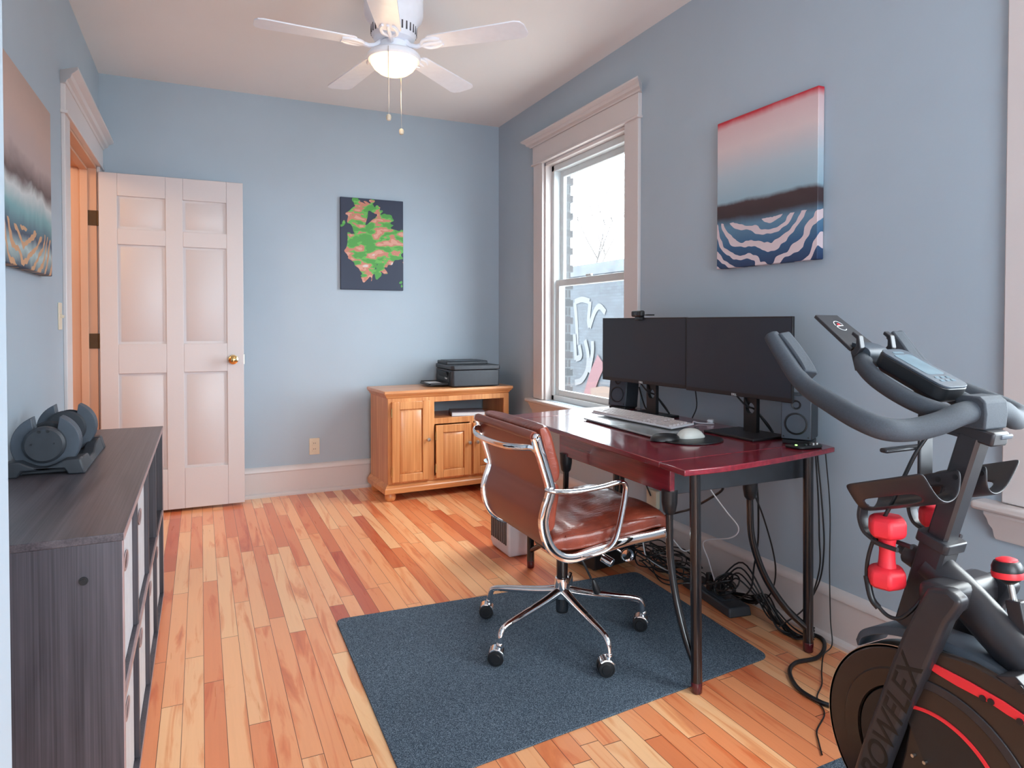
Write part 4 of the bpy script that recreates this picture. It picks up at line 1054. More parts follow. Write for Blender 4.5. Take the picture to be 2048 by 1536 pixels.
# under-seat frame and mechanism
for xx, zz in ((1.15, .398), (1.36, .418)):
    B().tube(cr([(xx, YN+.006, zz), (xx, YN+.10, zz-.018), (xx, YFR-.10, zz-.018), (xx, YFR-.006, zz)], 6), .009, 12).build('cross_bar', CHROME, ch)
B().box(1.13, 1.38, CY-.045, CY+.045, .352, .392).build('tilt_mechanism', BLACK, ch, bev=.01)
q = B().cyl((1.30, CY-.05, .372), (1.372, 2.095, .300), .005, 10); kn = q.build('knob_rod', CHROME, ch)
B().cyl((1.355, 2.118, .308), (1.378, 2.082, .292), .0165, 24).build('tension_knob', CHROME, kn, bev=.003)
q = B().cyl((1.35, CY-.04, .372), (1.445, 2.10, .314), .005, 10); kn = q.build('knob_rod', CHROME, ch)
q = B().lathe([(.001, 0), (.018, 0), (.024, .004), (.026, .012), (.022, .012), (.018, .004), (.001, .003)], (1.447, 2.095, .312), (-.3, -.95, 0), 28); q.build('tilt_knob', CHROME, kn)
q = B().tube(cr([(1.235, CY-.05, .370), (1.262, 2.105, .31), (1.295, 2.10, .245)], 6), .0042, 10); lv = q.build('height_lever', BLACK, ch)
B().lathe([(.004, -.035), (.008, -.025), (.014, 0), (.013, .018), (.001, .028)], (1.315, 2.098, .205), (.35, 0, -1), 20).build('lever_grip', BLACK, lv)
# column and five-star base
B().cyl((CX, CY, .20), (CX, CY, .36), .0215, 28).build('gas_column', BLACKTUBE, ch)
q = B().lathe([(.020, .100), (.0235, .103), (.0240, .148), (.0200, .150)], (CX, CY, 0), (0, 0, 1), 32); q.build('hub_sleeve', DARKSTEEL, ch)
q = B().lathe([(.022, .146), (.0275, .150), (.030, .19), (.027, .225), (.024, .228)], (CX, CY, 0), (0, 0, 1), 32); q.build('base_hub', CHROME, ch)
B().lathe([(.018, .094), (.0225, .097), (.0235, .112)], (CX, CY, 0), (0, 0, 1), 24).build('hub_cap', BLACK, ch)
for i in range(5):
    a = math.radians(198.5+72*i); dv = Vector((math.cos(a), math.sin(a), 0)); c0 = Vector((CX, CY, 0))
    pts = cr([c0+dv*.018+Vector((0, 0, .175)), c0+dv*.10+Vector((0, 0, .158)), c0+dv*.20+Vector((0, 0, .143)), c0+dv*.285+Vector((0, 0, .130)), c0+dv*.310+Vector((0, 0, .112)), c0+dv*.317+Vector((0, 0, .066))], 6)
    rad = [.0185-.0075*min(1, k_/18) for k_ in range(len(pts))]
    lg = B().tube(pts, rad, 14).build('base_leg', CHROME, ch, ang=60)
    cc = c0+dv*.318; sw = math.radians((150, 160, 142, 170, 155)[i]); hd = Vector((math.cos(sw), math.sin(sw), 0)); side = Vector((-hd.y, hd.x, 0))
    wc = cc+hd*.012+Vector((0, 0, .0286+MATZ))
    rw = .0285
    wh = None
    for s_ in (-1, 1):
        q = B().lathe([(.001, .0135), (rw*.55, .0135), (rw*.62, .0105), (rw*.92, .010), (rw, .006), (rw, -.006), (rw*.9, -.008)], wc+side*s_*.0135, side*s_, 28)
        q.build('caster_wheel', BLACK, lg)
    q = B()
    rr = []
    for k_ in range(9):
        u_ = -PI*.04+PI*.80*k_/8
        ctr = wc; R0 = rw+.0035
        p0 = ctr+(-hd*math.cos(u_)*R0)+Vector((0, 0, math.sin(u_)*R0)); rr.append([p0+side*.021, p0+side*.023-(p0-ctr)*.35, p0-side*.023-(p0-ctr)*.35, p0-side*.021])
    q.rings(rr); q.lathe([(.011, -.004), (.012, .012), (.0095, .016)], (cc.x, cc.y, .066), (0, 0, 1), 18)
    q.build('caster_hood', CHROME, lg, bev=.002)

# ------------------------------------------------------------------ exercise bike
BXC = 1.44
bk = thing('exercise_bike', 'black indoor exercise bike with red trim at the right edge', 'exercise bike', (BXC, .75, MATZ))
def mx(p): return (2*BXC-p[0], p[1], p[2])
HBX = 1.457
def mxh(p): return (2*HBX-p[0], p[1], p[2])
arm = [(1.232, 1.186, 1.149), (1.232, 1.148, 1.102), (1.230, 1.112, 1.063), (1.226, 1.072, 1.036), (1.218, 1.010, 1.012), (1.212, .940, .988), (1.228, .893, .972), (1.278, .874, .969), (1.335, .856, .980), (1.390, .844, .998), (1.457, .842, 1.004)]
full = arm+[mxh(p) for p in arm[:-1]][::-1]
P_ = cr(full, 6); N_ = len(P_)
rad = [.0178+.0052*min(1, min(i, N_-1-i)/30) for i in range(N_)]
hb = B().tube(P_, rad, 20).build('handlebar', FOAM, bk, ang=60)
for f in (lambda p: p, mxh):
    e = f((1.232, 1.186, 1.149)); d_ = Vector((0, .62, .78))
    B().lathe([(.0178, 0), (.0168, .004), (.012, .0075), (.001, .009)], e, d_, 20).build('end_cap', FOAM, hb)
    pts = [f(p) for p in [(1.256, 1.178, 1.152), (1.260, 1.150, 1.122), (1.262, 1.120, 1.086), (1.256, 1.098, 1.062)]]
    B().tube(cr(pts, 5), 0, sect=[(-.022, -.014), (.010, -.016), (.017, -.010), (.017, .010), (.010, .016), (-.022, .014)], up=(1, 0, 0)).build('thumb_rest', FOAM, hb, bev=.004)
lp = [(1.388, .852, .992), (1.368, .905, 1.008), (1.362, .955, 1.028), (1.366, 1.010, 1.055), (1.384, 1.055, 1.080), (1.410, 1.080, 1.095)]
lpts = cr(lp+[(1.44, 1.088, 1.100)]+[mx(p) for p in lp][::-1], 6)
B().tube(lpts, .0195, 18).build('aero_loop', FOAM, bk, ang=60)
# clamp block and lever
b = B(); sec = [(-.036, 0), (-.033, .026), (-.020, .036), (.020, .036), (.033, .026), (.036, 0), (.033, -.034), (-.033, -.034)]
b.tube([(1.415, .842, 1.0), (1.421, .842, 1.0), (1.484, .842, 1.0), (1.490, .842, 1.0)], 0, sect=[(z_*.95, y_*.9) for y_, z_ in sec], up=(0, 0, 1)); b.build('bar_clamp', FOAM, bk, bev=.004)
b = B().obox((1.445, .862, .962), (.052, .13, .030), Matrix.Rotation(.20, 3, 'X')); b.build('stem', BIKEF, bk, bev=.005)
B().obox((1.462, .815, .958), (.040, .040, .010), Matrix.Rotation(.25, 3, 'X')).build('clamp_lever', SLATE, bk, bev=.003)
# console
cvec = Vector((0, 1.022-.885, 1.118-1.052)); cl = cvec.length; cu_ = cvec.normalized(); cn = Vector((0, -cu_.z, cu_.y)); cxv = Vector((1, 0, 0))
Rc = Matrix((cxv, cu_, cn)).transposed()
mid = Vector((1.437, (1.022+.885)/2, (1.118+1.052)/2))
def rrect(w_, h_, r, n_=6):
    out = []
    for (cx_, cy_, a0) in ((w_/2-r, h_/2-r, 0), (-w_/2+r, h_/2-r, PI/2), (-w_/2+r, -h_/2+r, PI), (w_/2-r, -h_/2+r, 1.5*PI)):
        for k_ in range(n_+1): a = a0+PI/2*k_/n_; out.append((cx_+r*math.cos(a), cy_+r*math.sin(a)))
    return out
def slab(b, c, R_, w_, h_, r, t0, t1, ins=0):
    b.rings([[c+R_@Vector((x_, y_, t0)) for x_, y_ in rrect(w_-ins*2, h_-ins*2, max(.002, r-ins))], [c+R_@Vector((x_, y_, t0+(t1-t0)*.3)) for x_, y_ in rrect(w_, h_, r)], [c+R_@Vector((x_, y_, t1)) for x_, y_ in rrect(w_, h_, r)]])
    return b
cs = slab(B(), mid, Rc, .090, cl+.018, .022, -.046, -.004, .014).build('console', BLACK, bk, bev=.002)
slab(B(), mid, Rc, .088, cl+.016, .021, -.004, .001).build('console_rim', SLATE, cs, bev=.001)
slab(B(), mid+cu_*.012, Rc, .058, .088, .006, .001, .0018).build('console_display', LCDM, cs)
for k_ in range(6):
    slab(B(), mid-cu_*(.046+.013*(k_//3))+cxv*(-.018+.018*(k_%3)), Rc, .013, .007, .003, .001, .0022).build('button', LCDM, cs)
slab(B(), mid+cu_*.066, Rc, .034, .008, .003, .001, .0018).build('status_strip', LCDM, cs)
b = B().obox(mid-cn*.052-cu_*.028, (.034, .03, .05), Rc); b.build('console_bracket', BIKEF, bk, bev=.003)
# media rack
rv = Vector((0, 1.207-1.100, 1.203-1.122)); rl_ = rv.length; ru = rv.normalized(); rn = Vector((0, -ru.z, ru.y)); Rr = Matrix((cxv, ru, rn)).transposed()
rmid = Vector((1.441, (1.207+1.100)/2, (1.203+1.122)/2))
b = B(); b.rings([[rmid+Rr@Vector((x_, y_, z_)) for x_, y_ in [(-.046, -rl_/2), (.052, -rl_/2), (.036, rl_/2), (-.042, rl_/2)]] for z_ in (-.009, 0)])
rk = b.build('media_rack', BIKEF, bk, bev=.002)
# emblem ring on the rack
def ringmesh(c, R_, rx, ry, w_, a0=0, a1=2*PI, n_=40):
    b = B(); vo = []; vi = []
    for k_ in range(n_+1):
        a = a0+(a1-a0)*k_/n_
        vo.append(b.bm.verts.new(c+R_@Vector((rx*math.cos(a), ry*math.sin(a), .0012)))); vi.append(b.bm.verts.new(c+R_@Vector(((rx-w_)*math.cos(a), (ry-w_)*math.sin(a), .0012))))
    for k_ in range(n_): b.bm.faces.new((vo[k_], vo[k_+1], vi[k_+1], vi[k_]))
    return b
ec = rmid+ru*.020
em = ringmesh(ec, Rr, .0155, .019, .0018, .3, PI*.98).build('emblem', LOGOW, rk)
ringmesh(ec, Rr, .0155, .019, .0018, PI*1.05, PI*1.75).build('emblem', LOGOW, rk)
B().obox(ec+rn*.0012, (.024, .003, .0004), Rr@Matrix.Rotation(.1, 3, 'Z')).build('emblem_bar', LOGOW, em)
B().obox(ec+rn*.0012+ru*.006, (.007, .007, .0004), Rr@Matrix.Rotation(PI/4, 3, 'Z')).build('emblem_mark', REDG, em)
for hx in (1.402, 1.512):
    hook = [(-rl_/2-.004, -.010), (-rl_/2-.006, .012), (-rl_/2+.004, .026), (-rl_/2+.020, .026), (-rl_/2+.022, .034), (-rl_/2+.002, .036), (-rl_/2-.020, .016), (-rl_/2-.020, -.010)]
    b = B(); b.rings([[Vector((hx+dx, rmid.y, rmid.z))+ru*u_+rn*v_ for u_, v_ in hook] for dx in (-.008, .008)]); b.build('rack_hook', BIKEF, rk, bev=.002)
b = B().tube(cr([(1.44, 1.075, 1.095), (1.44, 1.068, 1.112), (1.44, 1.085, 1.122), (1.44, 1.110, 1.128)], 5), 0, sect=[(-.032, -.008), (.032, -.008), (.032, .008), (-.032, .008)], up=(1, 0, 0)); b.build('rack_neck', SLATE, bk, bev=.003)
b = B(); b.rings([[(1.398, 1.105, 1.118), (1.398, 1.092, 1.070), (1.398, 1.084, 1.070), (1.398, 1.095, 1.118)], [(1.412, 1.105, 1.118), (1.412, 1.092, 1.070), (1.412, 1.084, 1.070), (1.412, 1.095, 1.118)]]); b.build('rack_brace', BIKEF, bk)
# front post and its sleeve
ax_ = (Vector((0, .847, .945))-Vector((0, .912, .715))).normalized()
def on_axis(t_): return Vector((BXC, .912, .715))+ax_*t_
sq = lambda h_, r=.006: [(-h_, -h_+r), (-h_+r, -h_), (h_-r, -h_), (h_, -h_+r), (h_, h_-r), (h_-r, h_), (-h_+r, h_), (-h_, h_-r)]
B().tube([on_axis(-.02), on_axis(.10), on_axis(.245)], 0, sect=sq(.0225), up=(1, 0, 0)).build('handlebar_post', BIKEF, bk, ang=30)
B().tube([on_axis(-.012), on_axis(.012)], 0, sect=sq(.036), up=(1, 0, 0)).build('collar', BIKEF, bk, bev=.003)
B().tube([on_axis(-.215), on_axis(-.12), on_axis(-.012)], 0, sect=sq(.029), up=(1, 0, 0)).build('head_tube', BIKEF, bk, ang=30)
q = B().lathe([(.019, 0), (.024, .006), (.024, .030), (.021, .034), (.013, .036), (.012, .052)], (BXC, .955, .655), (0, .85, .30), 24); q.build('adjustment_knob', BIKEF, bk)
# upright bracket in front of the post, small phone tray, holders
B().box(1.418, 1.462, .945, .953, .80, .985).build('holder_bracket', BIKEF, bk, bev=.003)
B().obox((1.44, .905, .955), (.044, .09, .008), Matrix.Rotation(.12, 3, 'X')).build('bracket_arm', BIKEF, bk, bev=.002)
B().box(1.325, 1.455, .955, .975, .903, .913).build('side_bar', BIKEF, bk, bev=.004)
def holder(sgn, nm):
    """open tray with a slot in the floor, pitched down to the front; hook below it holds a dumbbell"""
    def q3(x_, y_, z_): return Vector((BXC+sgn*x_, y_, z_))
    # cross-section (x offset from the centre line, height), from the inner wall to the outer lip
    sec = [(.045, .050), (.043, .020), (.048, .000), (.062, -.012), (.085, -.016), (.108, -.008), (.130, .012), (.150, .036), (.164, .052)]
    def ln(y_): return .772+(1.035-y_)*.345
    rings_ = []
    th_ = .004
    b = B()
    ys = [1.030, 1.000, .985, .93, .875, .862, .845]
    slot = (3, 5)
    for j in range(len(ys)-1):
        for i in range(len(sec)-1):
            if i in (5,) and 1 <= j <= 3: continue
            if i in (1,) and 3 <= j <= 3: continue
            pts = []
            for (yy, (xx, zz)) in ((ys[j], sec[i]), (ys[j], sec[i+1]), (ys[j+1], sec[i+1]), (ys[j+1], sec[i])):
                sh = (1.0 if i < 4 else 1.0)
                pts.append(b.bm.verts.new(q3(xx*(.93+.07*(yy < 1.01)), yy, ln(yy)+zz)))
            b.bm.faces.new(pts)
    bmesh.ops.remove_doubles(b.bm, verts=b.bm.verts[:], dist=1e-5)
    o = b.build('dumbbell_holder', BIKEF, bk, ang=60)
    md = o.modifiers.new('s', 'SOLIDIFY'); md.thickness = .006; md.offset = 0
    md = o.modifiers.new('sub', 'SUBSURF'); md.levels = 1; md.render_levels = 2
    for yy in (.89, .855): B().cyl(q3(.040, yy, ln(yy)+.034), q3(.047, yy, ln(yy)+.034), .006, 14).build('bolt', BLACK, o)
    # hook below: drops at the front and forks around the dumbbell neck
    hx = .085
    pts = cr([q3(hx, 1.033, .772), q3(hx, 1.036, .745), q3(hx, 1.026, .718), q3(hx, 1.006, .706), q3(hx, .992, .703)], 5)
    B().tube(pts, 0, sect=[(-.014, -.0045), (.014, -.0045), (.014, .0045), (-.014, .0045)], up=(1, 0, 0)).build('hook', BIKEF, o, bev=.002)
    for s_ in (-1, 1):
        B().tube(cr([q3(hx, 1.002, .705), q3(hx+s_*.018, .995, .704), q3(hx+s_*.024, .975, .703), q3(hx+s_*.023, .935, .702)], 5), .0052, 10).build('fork_prong', BIKEF, o)
    return hx
hx = holder(-1, ''); holder(1, '')
# main frame
ov = lambda a, b_: [(a*math.cos(2*PI*k_/20), b_*math.sin(2*PI*k_/20)) for k_ in range(20)]
B().tube(cr([(BXC, .935, .655), (BXC, .86, .610), (BXC, .76, .535), (BXC, .55, .385), (BXC, .35, .255), (BXC, .22, .20)], 6), 0, sect=ov(.032, .043), up=(1, 0, 0)).build('main_tube', BIKEF, bk, ang=60)
forkp = [(.874, .645), (.885, .622), (.911, .564), (.926, .527), (.949, .462), (.975, .379), (1.016, .250), (1.038, .173), (1.062, .07), (.99, .07), (.978, .15), (.962, .219), (.914, .368), (.873, .473), (.848, .543), (.833, .585), (.812, .622), (.806, .640), (.830, .655)]
for s_ in (-1, 1):
    x0_, x1_ = sorted((BXC+s_*.105, BXC+s_*.068))
    fk = B().prism(forkp, 'x', x0_, x1_).build('fork_blade', BIKEF, bk, bev=.010, seg=4)
    if s_ < 0: fkl = fk
B().box(BXC-.095, BXC+.095, .835, .905, .590, .650).build('fork_crown', BIKEF, bk, bev=.02, seg=4)
# lettering up the fork blade
d1 = Vector((0, .900-.990, .470-.185)).normalized()   # reading direction, upward
nx = Vector((-1, 0, 0)); up_ = nx.cross(d1)
Rl = Matrix((d1, up_, nx)).transposed()
LET = simple('dark_lettering', srgb(8, 8, 6), .5)
text('frame_lettering', 'BOWFLEX', .070, Vector((BXC-.1051, .948, .325)), Rl, LET, fkl, shear=.18, depth=.0003)
# flywheel and covers
def disc(b, x0_, x1_, cy_, cz_, r, n_=72): return b.prism([(cy_+r*math.cos(2*PI*k_/n_), cz_+r*math.sin(2*PI*k_/n_)) for k_ in range(n_)], 'x', x0_, x1_)
q = B().lathe([(.001, .028), (.128, .028), (.130, .034), (.163, .035), (.167, .030), (.205, .030), (.2115, .026), (.2125, 0), (.2115, -.026), (.205, -.030), (.167, -.030), (.163, -.035), (.001, -.030)], (BXC-.028, .930, .262), (-1, 0, 0), 96)
fw = q.build('flywheel', BIKEB, bk, ang=25)
q = B().lathe([(.001, .002), (.124, .002), (.126, 0)], (BXC-.0565, .930, .262), (-1, 0, 0), 64); q.build('hub_cover', BLACK, fw)
q = B().lathe([(.2130, .0285), (.2137, .027), (.2137, -.027), (.2130, -.0285), (.2118, -.0285), (.2118, .0285)], (BXC-.028, .930, .262), (-1, 0, 0), 96); q.build('rim_edge', STEEL, fw)
cov = [(.905, .500), (.860, .512), (.800, .518), (.712, .508), (.60, .478), (.48, .430), (.38, .370), (.315, .300), (.305, .225), (.345, .155), (.45, .100), (.62, .062), (.80, .050), (.985, .050), (.960, .15), (.935, .26), (.915, .38)]
dc = B().prism(cov, 'x', BXC-.080, BXC-.064).build('drive_cover', BIKEB, bk, bev=.005, seg=3)
B().prism(cov, 'x', BXC+.062, BXC+.078).build('drive_cover', BIKEB, bk, bev=.005, seg=3)
# recessed dark disc, thin red ring, raised rim
def arc_band(x0_, x1_, cy_, cz_, r0, r1, a0, a1, n_=60):
    b = B(); rr = []
    for k_ in range(n_+1):
        a = math.radians(a0+(a1-a0)*k_/n_); c_, s_ = math.cos(a), math.sin(a)
        rr.append([(x0_, cy_+r0*c_, cz_+r0*s_), (x0_, cy_+r1*c_, cz_+r1*s_), (x1_, cy_+r1*c_, cz_+r1*s_), (x1_, cy_+r0*c_, cz_+r0*s_)])
    return b.rings(rr)
xf = BXC-.080
arc_band(xf-.003, xf, .872, .235, .1395, .1465, 62, 268).build('red_ring', REDG, dc)
arc_band(xf-.004, xf, .868, .238, .186, .205, 70, 262).build('cover_rim', BIKEF, dc, bev=.0015)
arc_band(xf-.0015, xf, .872, .235, .0, .138, 62, 268).build('cover_recess', BLACK, dc)
band = [(.880, .483), (.864, .484), (.803, .481), (.740, .474), (.700, .465), (.62, .440), (.54, .405), (.54, .392), (.62, .424), (.700, .449), (.732, .452), (.760, .458), (.825, .461), (.864, .466), (.880, .470)]
rs = B().prism(band, 'x', xf-.004, xf).build('red_stripe', REDG, dc, bev=.001)
for yy, zz in ((.775, .462), (.71, .452), (.760, .463)): B().cyl((xf-.0065, yy, zz), (xf-.002, yy, zz), .006, 16).build('bolt', BLACK, rs)
for yy, zz in ((.910, .272), (.885, .272)): B().cyl((xf-.010, yy, zz), (xf-.001, yy, zz), .0035, 12).build('axle_bolt', STEEL, dc)
b = B(); b.rings([[(x_, y_, z_) for x_, y_, z_ in ((BXC-.083, .755, .515), (BXC-.083, .70, .500), (BXC-.083, .60, .445), (BXC-.083, .72, .530))], [(BXC-.02, .755, .515), (BXC-.02, .70, .500), (BXC-.02, .60, .445), (BXC-.02, .72, .530)]]); b.build('gusset', BIKEF, bk, bev=.002)
B().cyl((BXC-.086, .712, .512), (BXC-.080, .712, .512), .008, 18).build('bolt', BLACK, bk)
fn_ = cr([(BXC, 1.082, .432), (BXC, 1.066, .462), (BXC, 1.012, .492), (BXC, .93, .512), (BXC, .83, .515), (BXC, .72, .495), (BXC, .62, .455)], 6)
B().tube(fn_, 0, sect=[(-.052, -.012), (-.040, .003), (.040, .003), (.052, -.012), (.044, -.014), (-.044, -.014)], up=(1, 0, 0)).build('fender', SLATE, bk, bev=.002)
# brake knob
B().obox((BXC+.012, .762, .595), (.026, .030, .085), Matrix.Rotation(-.22, 3, 'X')).build('knob_housing', BIKEF, bk, bev=.003)
kr = B().cyl((BXC+.012, .772, .62), (BXC+.012, .782, .668), .006, 14).build('knob_shaft', STEEL, bk)
B().lathe([(.008, -.026), (.020, -.018), (.027, -.004), (.027, .008), (.022, .018), (.010, .023), (.001, .024)], (BXC+.012, .787, .690), (0, .12, 1), 28).build('knob_grip', BLACK, kr)
B().lathe([(.0275, -.010), (.0282, -.004), (.0275, .002)], (BXC+.012, .787, .687), (0, .12, 1), 28).build('knob_ring', REDG, kr)
B().lathe([(.019, .0), (.0185, .0065), (.010, .010), (.001, .011)], (BXC+.012, .7885, .7055), (0, .12, 1), 28).build('knob_top', REDG, kr)
# rear part of the bike (outside the frame): seat post, saddle, feet, crank
B().tube([(BXC, .46, .34), (BXC, .36, .84)], 0, sect=sq(.0225), up=(1, 0, 0)).build('seat_post', BIKEF, bk, ang=30)
q = B(); rr = []
for k_ in range(11):
    u_ = k_/10; y_ = .50-.30*u_; hw = .022+.065*max(0, u_-.35)**.7; z_ = .905-.01*math.sin(u_*PI)
    rr.append([(BXC-hw, y_, z_-.03), (BXC-hw*.95, y_, z_-.005), (BXC-hw*.5, y_, z_+.006), (BXC, y_, z_), (BXC+hw*.5, y_, z_+.006), (BXC+hw*.95, y_, z_-.005), (BXC+hw, y_, z_-.03), (BXC, y_, z_-.04)])
q.rings(rr); q.build('saddle', BLACK, bk, ang=60, subd=1)
B().cyl((BXC, .36, .835), (BXC, .355, .885), .02, 18).build('saddle_clamp', BIKEF, bk)
for yy in (1.03, .16):
    B().box(BXC-.25, BXC+.25, yy-.035, yy+.035, MATZ+.018, .075).build('stabilizer', BIKEF, bk, bev=.008)
    for s_ in (-1, 1): B().cyl((BXC+s_*.22, yy, MATZ), (BXC+s_*.22, yy, MATZ+.02), .024, 20).build('leveling_foot', BLACK, bk)
B().box(BXC-.03, BXC+.03, .12, .30, .06, .24).build('rear_riser', BIKEF, bk, bev=.01)
B().tube([(BXC, 1.03, .05), (BXC, .6, .05), (BXC, .16, .05)], 0, sect=sq(.028), up=(1, 0, 0)).build('base_rail', BIKEF, bk)
cr1 = B().obox((BXC-.10, .405, .20), (.014, .03, .17)).build('crank_arm', STEEL, bk, bev=.004)
B().obox((BXC-.15, .405, .125), (.08, .09, .025)).build('pedal', BLACK, cr1, bev=.006)
B().cyl((BXC-.115, .405, .275), (BXC+.115, .405, .275), .014, 18).build('crank_axle', STEEL, bk)
cr2 = B().obox((BXC+.10, .405, .35), (.014, .03, .17)).build('crank_arm', STEEL, bk, bev=.004)
B().obox((BXC+.15, .405, .425), (.08, .09, .025)).build('pedal', BLACK, cr2, bev=.006)
# signal cable
cb_ = B().tube(cr([(1.385, .905, .950), (1.368, .925, .90), (1.352, .960, .80), (1.342, .998, .704), (1.34, 1.012, .64), (1.34, 1.006, .59), (1.345, .975, .552), (1.35, .945, .549), (1.358, .920, .575), (1.375, .905, .608)], 8), .0042, 10).build('cable', BLACK, bk)
B().tube(cr([(1.34, 1.012, .62), (1.34, 1.000, .575), (1.343, .985, .558)], 5), .0072, 12).build('cable_sleeve', BLACK, cb_)
# red hand weights hanging in the holders
def hand_weight(label, x_, y_, seed):
    t = thing('hand_weight', label, 'dumbbell', (x_, y_, .60), group='red hand weights on the bike')
    R_ = Matrix.Rotation(math.radians(seed), 3, 'Z')
    for z0_, z1_ in ((.607, .651), (.716, .762)):
        hx6 = lambda r: [(r*1.0*math.cos(PI/3*k_+PI/6), r*.86*math.sin(PI/3*k_+PI/6)) for k_ in range(6)]
        b = B(); c_ = Vector((x_, y_, 0))
        r_ = .046
        rr = []
        for z_, f_ in ((z0_, .70), (z0_+.007, .95), (z0_+.014, 1), (z1_-.014, 1), (z1_-.007, .95), (z1_, .70)): rr.append([c_+R_@Vector((a*f_*r_/1.0, b2*f_*r_, 0))+Vector((0, 0, z_)) for a, b2 in hx6(1)])
        b.rings(rr); b.build('weight_head', RED, t, bev=.006, seg=3)
    B().lathe([(.019, .648), (.0165, .665), (.0155, .685), (.0165, .702), (.019, .719)], (x_, y_, 0), (0, 0, 1), 28).build('grip', RED, t)
hand_weight('red vinyl hand weight hanging on the left side of the bike post', 1.355, .975, 18)
hand_weight('red vinyl hand weight half hidden behind the bike post', 1.525, .975, 18)

# ------------------------------------------------------------------ under the desk
ap = thing('air_purifier', 'white box air purifier with a slatted front on the floor beneath the desk', 'air purifier', (1.44, 3.15, 0))
b = B()
b.rings([[(1.40, 3.05, .0), (1.51, 3.05, .0), (1.52, 3.26, .0), (1.40, 3.26, .0)], [(1.392, 3.035, .035), (1.515, 3.035, .035), (1.525, 3.275, .035), (1.392, 3.275, .035)], [(1.392, 3.035, .36), (1.515, 3.035, .36), (1.525, 3.275, .36), (1.392, 3.275, .36)]])
b.build('housing', PLWHITE, ap, bev=.012, seg=3)
for k_ in range(9):
    yy = 3.065+k_*.0225
    B().box(1.3885, 1.3925, yy, yy+.011, .06, .33).build('grille_slot', GRAPH, ap)
B().box(1.387, 1.3925, 3.215, 3.25, .165, .195).build('badge', CREAM, ap)
sb = thing('subwoofer', 'black subwoofer box on the floor under the desk', 'speaker', (1.79, 2.80, 0))
Rs = Rz(10)
B().obox((1.80, 2.83, .073), (.27, .22, .132), Rs).build('cabinet', BLACK, sb, bev=.006)
for s_ in (-1, 1):
    for r_ in (-1, 1): B().cyl(Vector((1.80, 2.83, 0))+Rs@Vector((s_*.11, r_*.08, 0)), Vector((1.80, 2.83, .008))+Rs@Vector((s_*.11, r_*.08, 0)), .012, 14).build('rubber_foot', BLACK, sb)
B().lathe([(.028, 0), (.030, .003), (.024, .004), (.022, -.004)], Vector((1.80, 2.83, .075))+Rs@Vector((.06, -.11, 0)), Rs@Vector((0, -1, 0)), 28).build('bass_port', GRAPH, sb)
# surge protector strip along the baseboard
ps = thing('power_strip', 'black surge protector strip with plugs along the baseboard under the desk', 'power strip', (1.98, 2.2, 0))
Rp_ = Rz(-8)
c_ = Vector((1.985, 2.215, .02))
B().obox(c_, (.105, .36, .038), Rp_, .94).build('strip_body', GRAPH, ps, bev=.006)
B().obox(c_+Rp_@Vector((0, .03, .0195)), (.070, .26, .003), Rp_).build('label_plate', SLATE, ps)
for k_ in range(6):
    so = B().obox(c_+Rp_@Vector((0, -.085+.045*k_, .022)), (.034, .026, .003), Rp_).build('socket', CREAM if k_ in (1, 3) else BLACK, ps, bev=.002)
for (a, yy, hh) in ((0.0, -.04, .045), (.005, .05, .055), (-.02, .005, .035)):
    p_ = c_+Rp_@Vector((a, yy, .024+hh/2)); B().obox(p_, (.028, .032, hh), Rp_, .8).build('plug', BLACK, ps, bev=.004)

def cable(pts, r, name, label, mat=None, cat='cable', n=8):
    q = B().tube(cr(pts, n), r, 8)
    o = q.build(name, mat or BLACK); tag(o, label, cat); return o
cable([(1.985, 1.75, .70), (1.99, 1.752, .45), (2.02, 1.76, .25), (2.06, 1.80, .10), (2.075, 1.82, .02), (2.09, 1.76, .008), (2.03, 1.70, .008), (1.95, 1.665, .008), (1.86, 1.672, .008), (1.79, 1.635, .008), (1.735, 1.55, .008), (1.735, 1.46, .008), (1.77, 1.40, .008), (1.80, 1.30, .012), (1.84, 1.05, .0145), (1.82, .6, .0145)], .007, 'extension_lead', 'thick black lead looping across the floor from desk leg towards the bike', cat='cable')
cable([(2.075, 1.74, .71), (2.095, 1.735, .50), (2.09, 1.73, .28), (2.085, 1.72, .10), (2.07, 1.70, .016), (1.98, 1.66, .016), (1.90, 1.60, .004), (1.83, 1.54, .004), (1.75, 1.49, .004), (1.70, 1.42, .004), (1.61, 1.37, .004), (1.57, 1.33, .004), (1.53, 1.285, .004)], .0022, 'thin_cord', 'very thin black cord wandering over the floor towards the flywheel')
cable([(1.72, 1.92, .60), (1.75, 1.94, .58), (1.80, 1.98, .54), (1.93, 2.30, .38), (2.02, 2.50, .30), (2.06, 2.75, .20), (2.05, 2.85, .16)], .005, 'sagging_cable', 'black cord sagging from desk underside towards the wall behind the legs')
cable([(1.70, 1.95, .605), (1.72, 1.945, .56), (1.80, 1.95, .47), (1.86, 1.95, .40), (1.86, 1.99, .35), (1.84, 2.12, .30), (1.90, 2.16, .20), (1.96, 2.19, .09), (1.965, 2.20, .07)], .0025, 'white_cable', 'white cord hanging from the desk underside down to the power strip', PLWHITE)
cable([(1.86, 1.86, .60), (1.88, 1.87, .50), (1.93, 1.92, .35), (1.97, 1.98, .22), (1.975, 2.0, .13), (1.965, 2.05, .07), (1.97, 2.10, .06)], .0035, 'plug_cord', 'black cord dropping from the desk underside near the curved brace to the power strip')
cable([(1.82, 1.86, .605), (1.90, 1.86, .45), (2.00, 1.90, .25), (2.03, 1.95, .12), (2.02, 2.02, .05)], .003, 'plug_cord', 'black cord running steeply down beside the baseboard to the strip end')
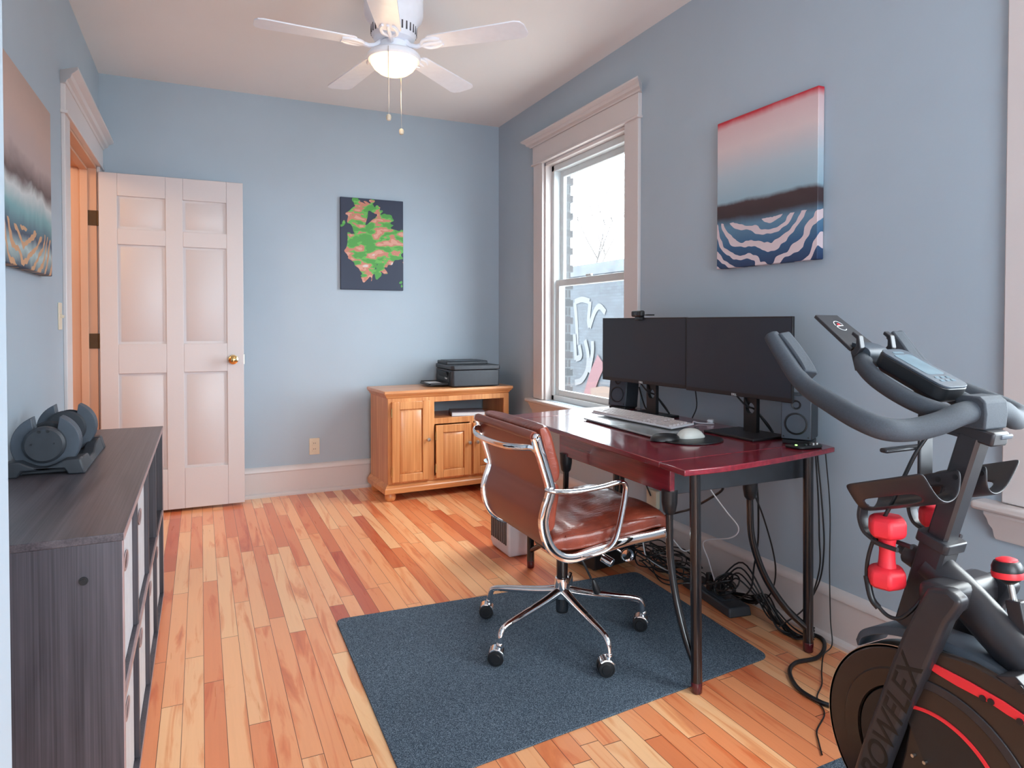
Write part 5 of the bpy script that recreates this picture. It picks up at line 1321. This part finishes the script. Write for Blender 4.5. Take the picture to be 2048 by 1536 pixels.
cable([(2.08, 1.78, .70), (2.085, 1.76, .5), (2.09, 1.755, .35), (2.085, 1.77, .22), (2.06, 1.82, .10), (2.03, 1.88, .03)], .003, 'hanging_cable', 'twisted black cord hanging down the wall behind the right desk leg')
cable([(2.03, 1.745, .71), (2.04, 1.74, .55), (2.05, 1.742, .40), (2.06, 1.75, .27), (2.05, 1.80, .12), (2.0, 1.88, .02)], .003, 'hanging_cable', 'thin black cord against the wall just left of the right desk leg')
cable([(2.105, 2.83, .29), (2.09, 2.86, .36), (2.075, 2.88, .46), (2.07, 2.90, .60), (2.05, 2.86, .70)], .004, 'jack_cord', 'black cord rising past the beige wall jack to the desk')
cable([(1.78, 2.66, .12), (1.86, 2.60, .16), (1.93, 2.55, .20), (1.97, 2.50, .19), (2.00, 2.44, .14), (2.03, 2.40, .17), (2.05, 2.38, .22)], .0032, 'white_cable', 'white cord looping above the tangle behind the chair', PLWHITE)
cable([(1.90, 2.62, .18), (1.895, 2.60, .12), (1.90, 2.58, .08), (1.93, 2.50, .05), (1.98, 2.40, .03), (2.02, 2.36, .06)], .0028, 'white_cable', 'white cord with a small plug drooping onto the cable tangle', PLWHITE)
# tangle of cords beside the subwoofer: nobody could count the loops
random.seed(3)
q = B()
for k_ in range(15):
    cx_ = 1.985+random.uniform(-.03, .03); cy_ = 2.55+random.uniform(-.10, .10); rx = random.uniform(.045, .085); ry = random.uniform(.10, .20); z_ = .008+.007*k_*random.uniform(.5, 1)
    pts = []
    for j in range(14):
        a = 2*PI*j/14; pts.append((min(2.075, max(1.875, cx_+rx*math.cos(a))), cy_+ry*math.sin(a), z_+.014*(1+math.sin(3*a+k_))))
    q.tube(cr(pts, 5, closed=True), .0032, 6, closed=True)
for k_ in range(10):
    z_ = .006+.005*random.random()
    pts = [(2.02+random.uniform(-.03, .03), 2.42, z_+.03), (2.06, 2.28, z_), (2.07+random.uniform(-.01, .01), 2.10, z_+random.uniform(.0, .06)), (2.02+random.uniform(-.02, .05), 1.98, z_+random.uniform(0, .10)), (2.02+random.uniform(-.03, .04), 1.88, z_+random.uniform(0, .02)), (2.03+random.uniform(-.03, .03), 1.80, z_), (2.05, 1.76, z_+random.uniform(0, .05))]
    q.tube(cr(pts, 6), .0032, 6)
o = q.build('cable_tangle', BLACK); o['kind'] = 'stuff'; tag(o, 'tangle of black cords on the floor along the baseboard under the desk', 'cables')
q = B()
for k_ in range(7):
    cx_ = 1.97+random.uniform(-.012, .012); cy_ = 2.13+random.uniform(-.03, .03); r_ = random.uniform(.035, .06)
    pts = [(cx_+.6*r_*math.cos(2*PI*j/10+k_), cy_+r_*math.sin(2*PI*j/10), .10+.05*math.cos(2*PI*j/10+k_*.5)*(.5+.5*math.sin(k_))) for j in range(10)]
    q.tube(cr(pts, 5, closed=True), .0034, 6, closed=True)
for k_ in range(4):
    pts = [(1.97, 2.12+.02*k_, .10), (1.96+.01*k_, 2.06, .15+.02*k_), (1.99, 1.99-.02*k_, .10), (2.01, 1.94-.02*k_, .03), (2.03, 1.86, .012)]
    q.tube(cr(pts, 6), .0034, 6)
o = q.build('plug_cord_coil', BLACK); o['kind'] = 'stuff'; tag(o, 'coiled black plug cords heaped on the power strip', 'cables')
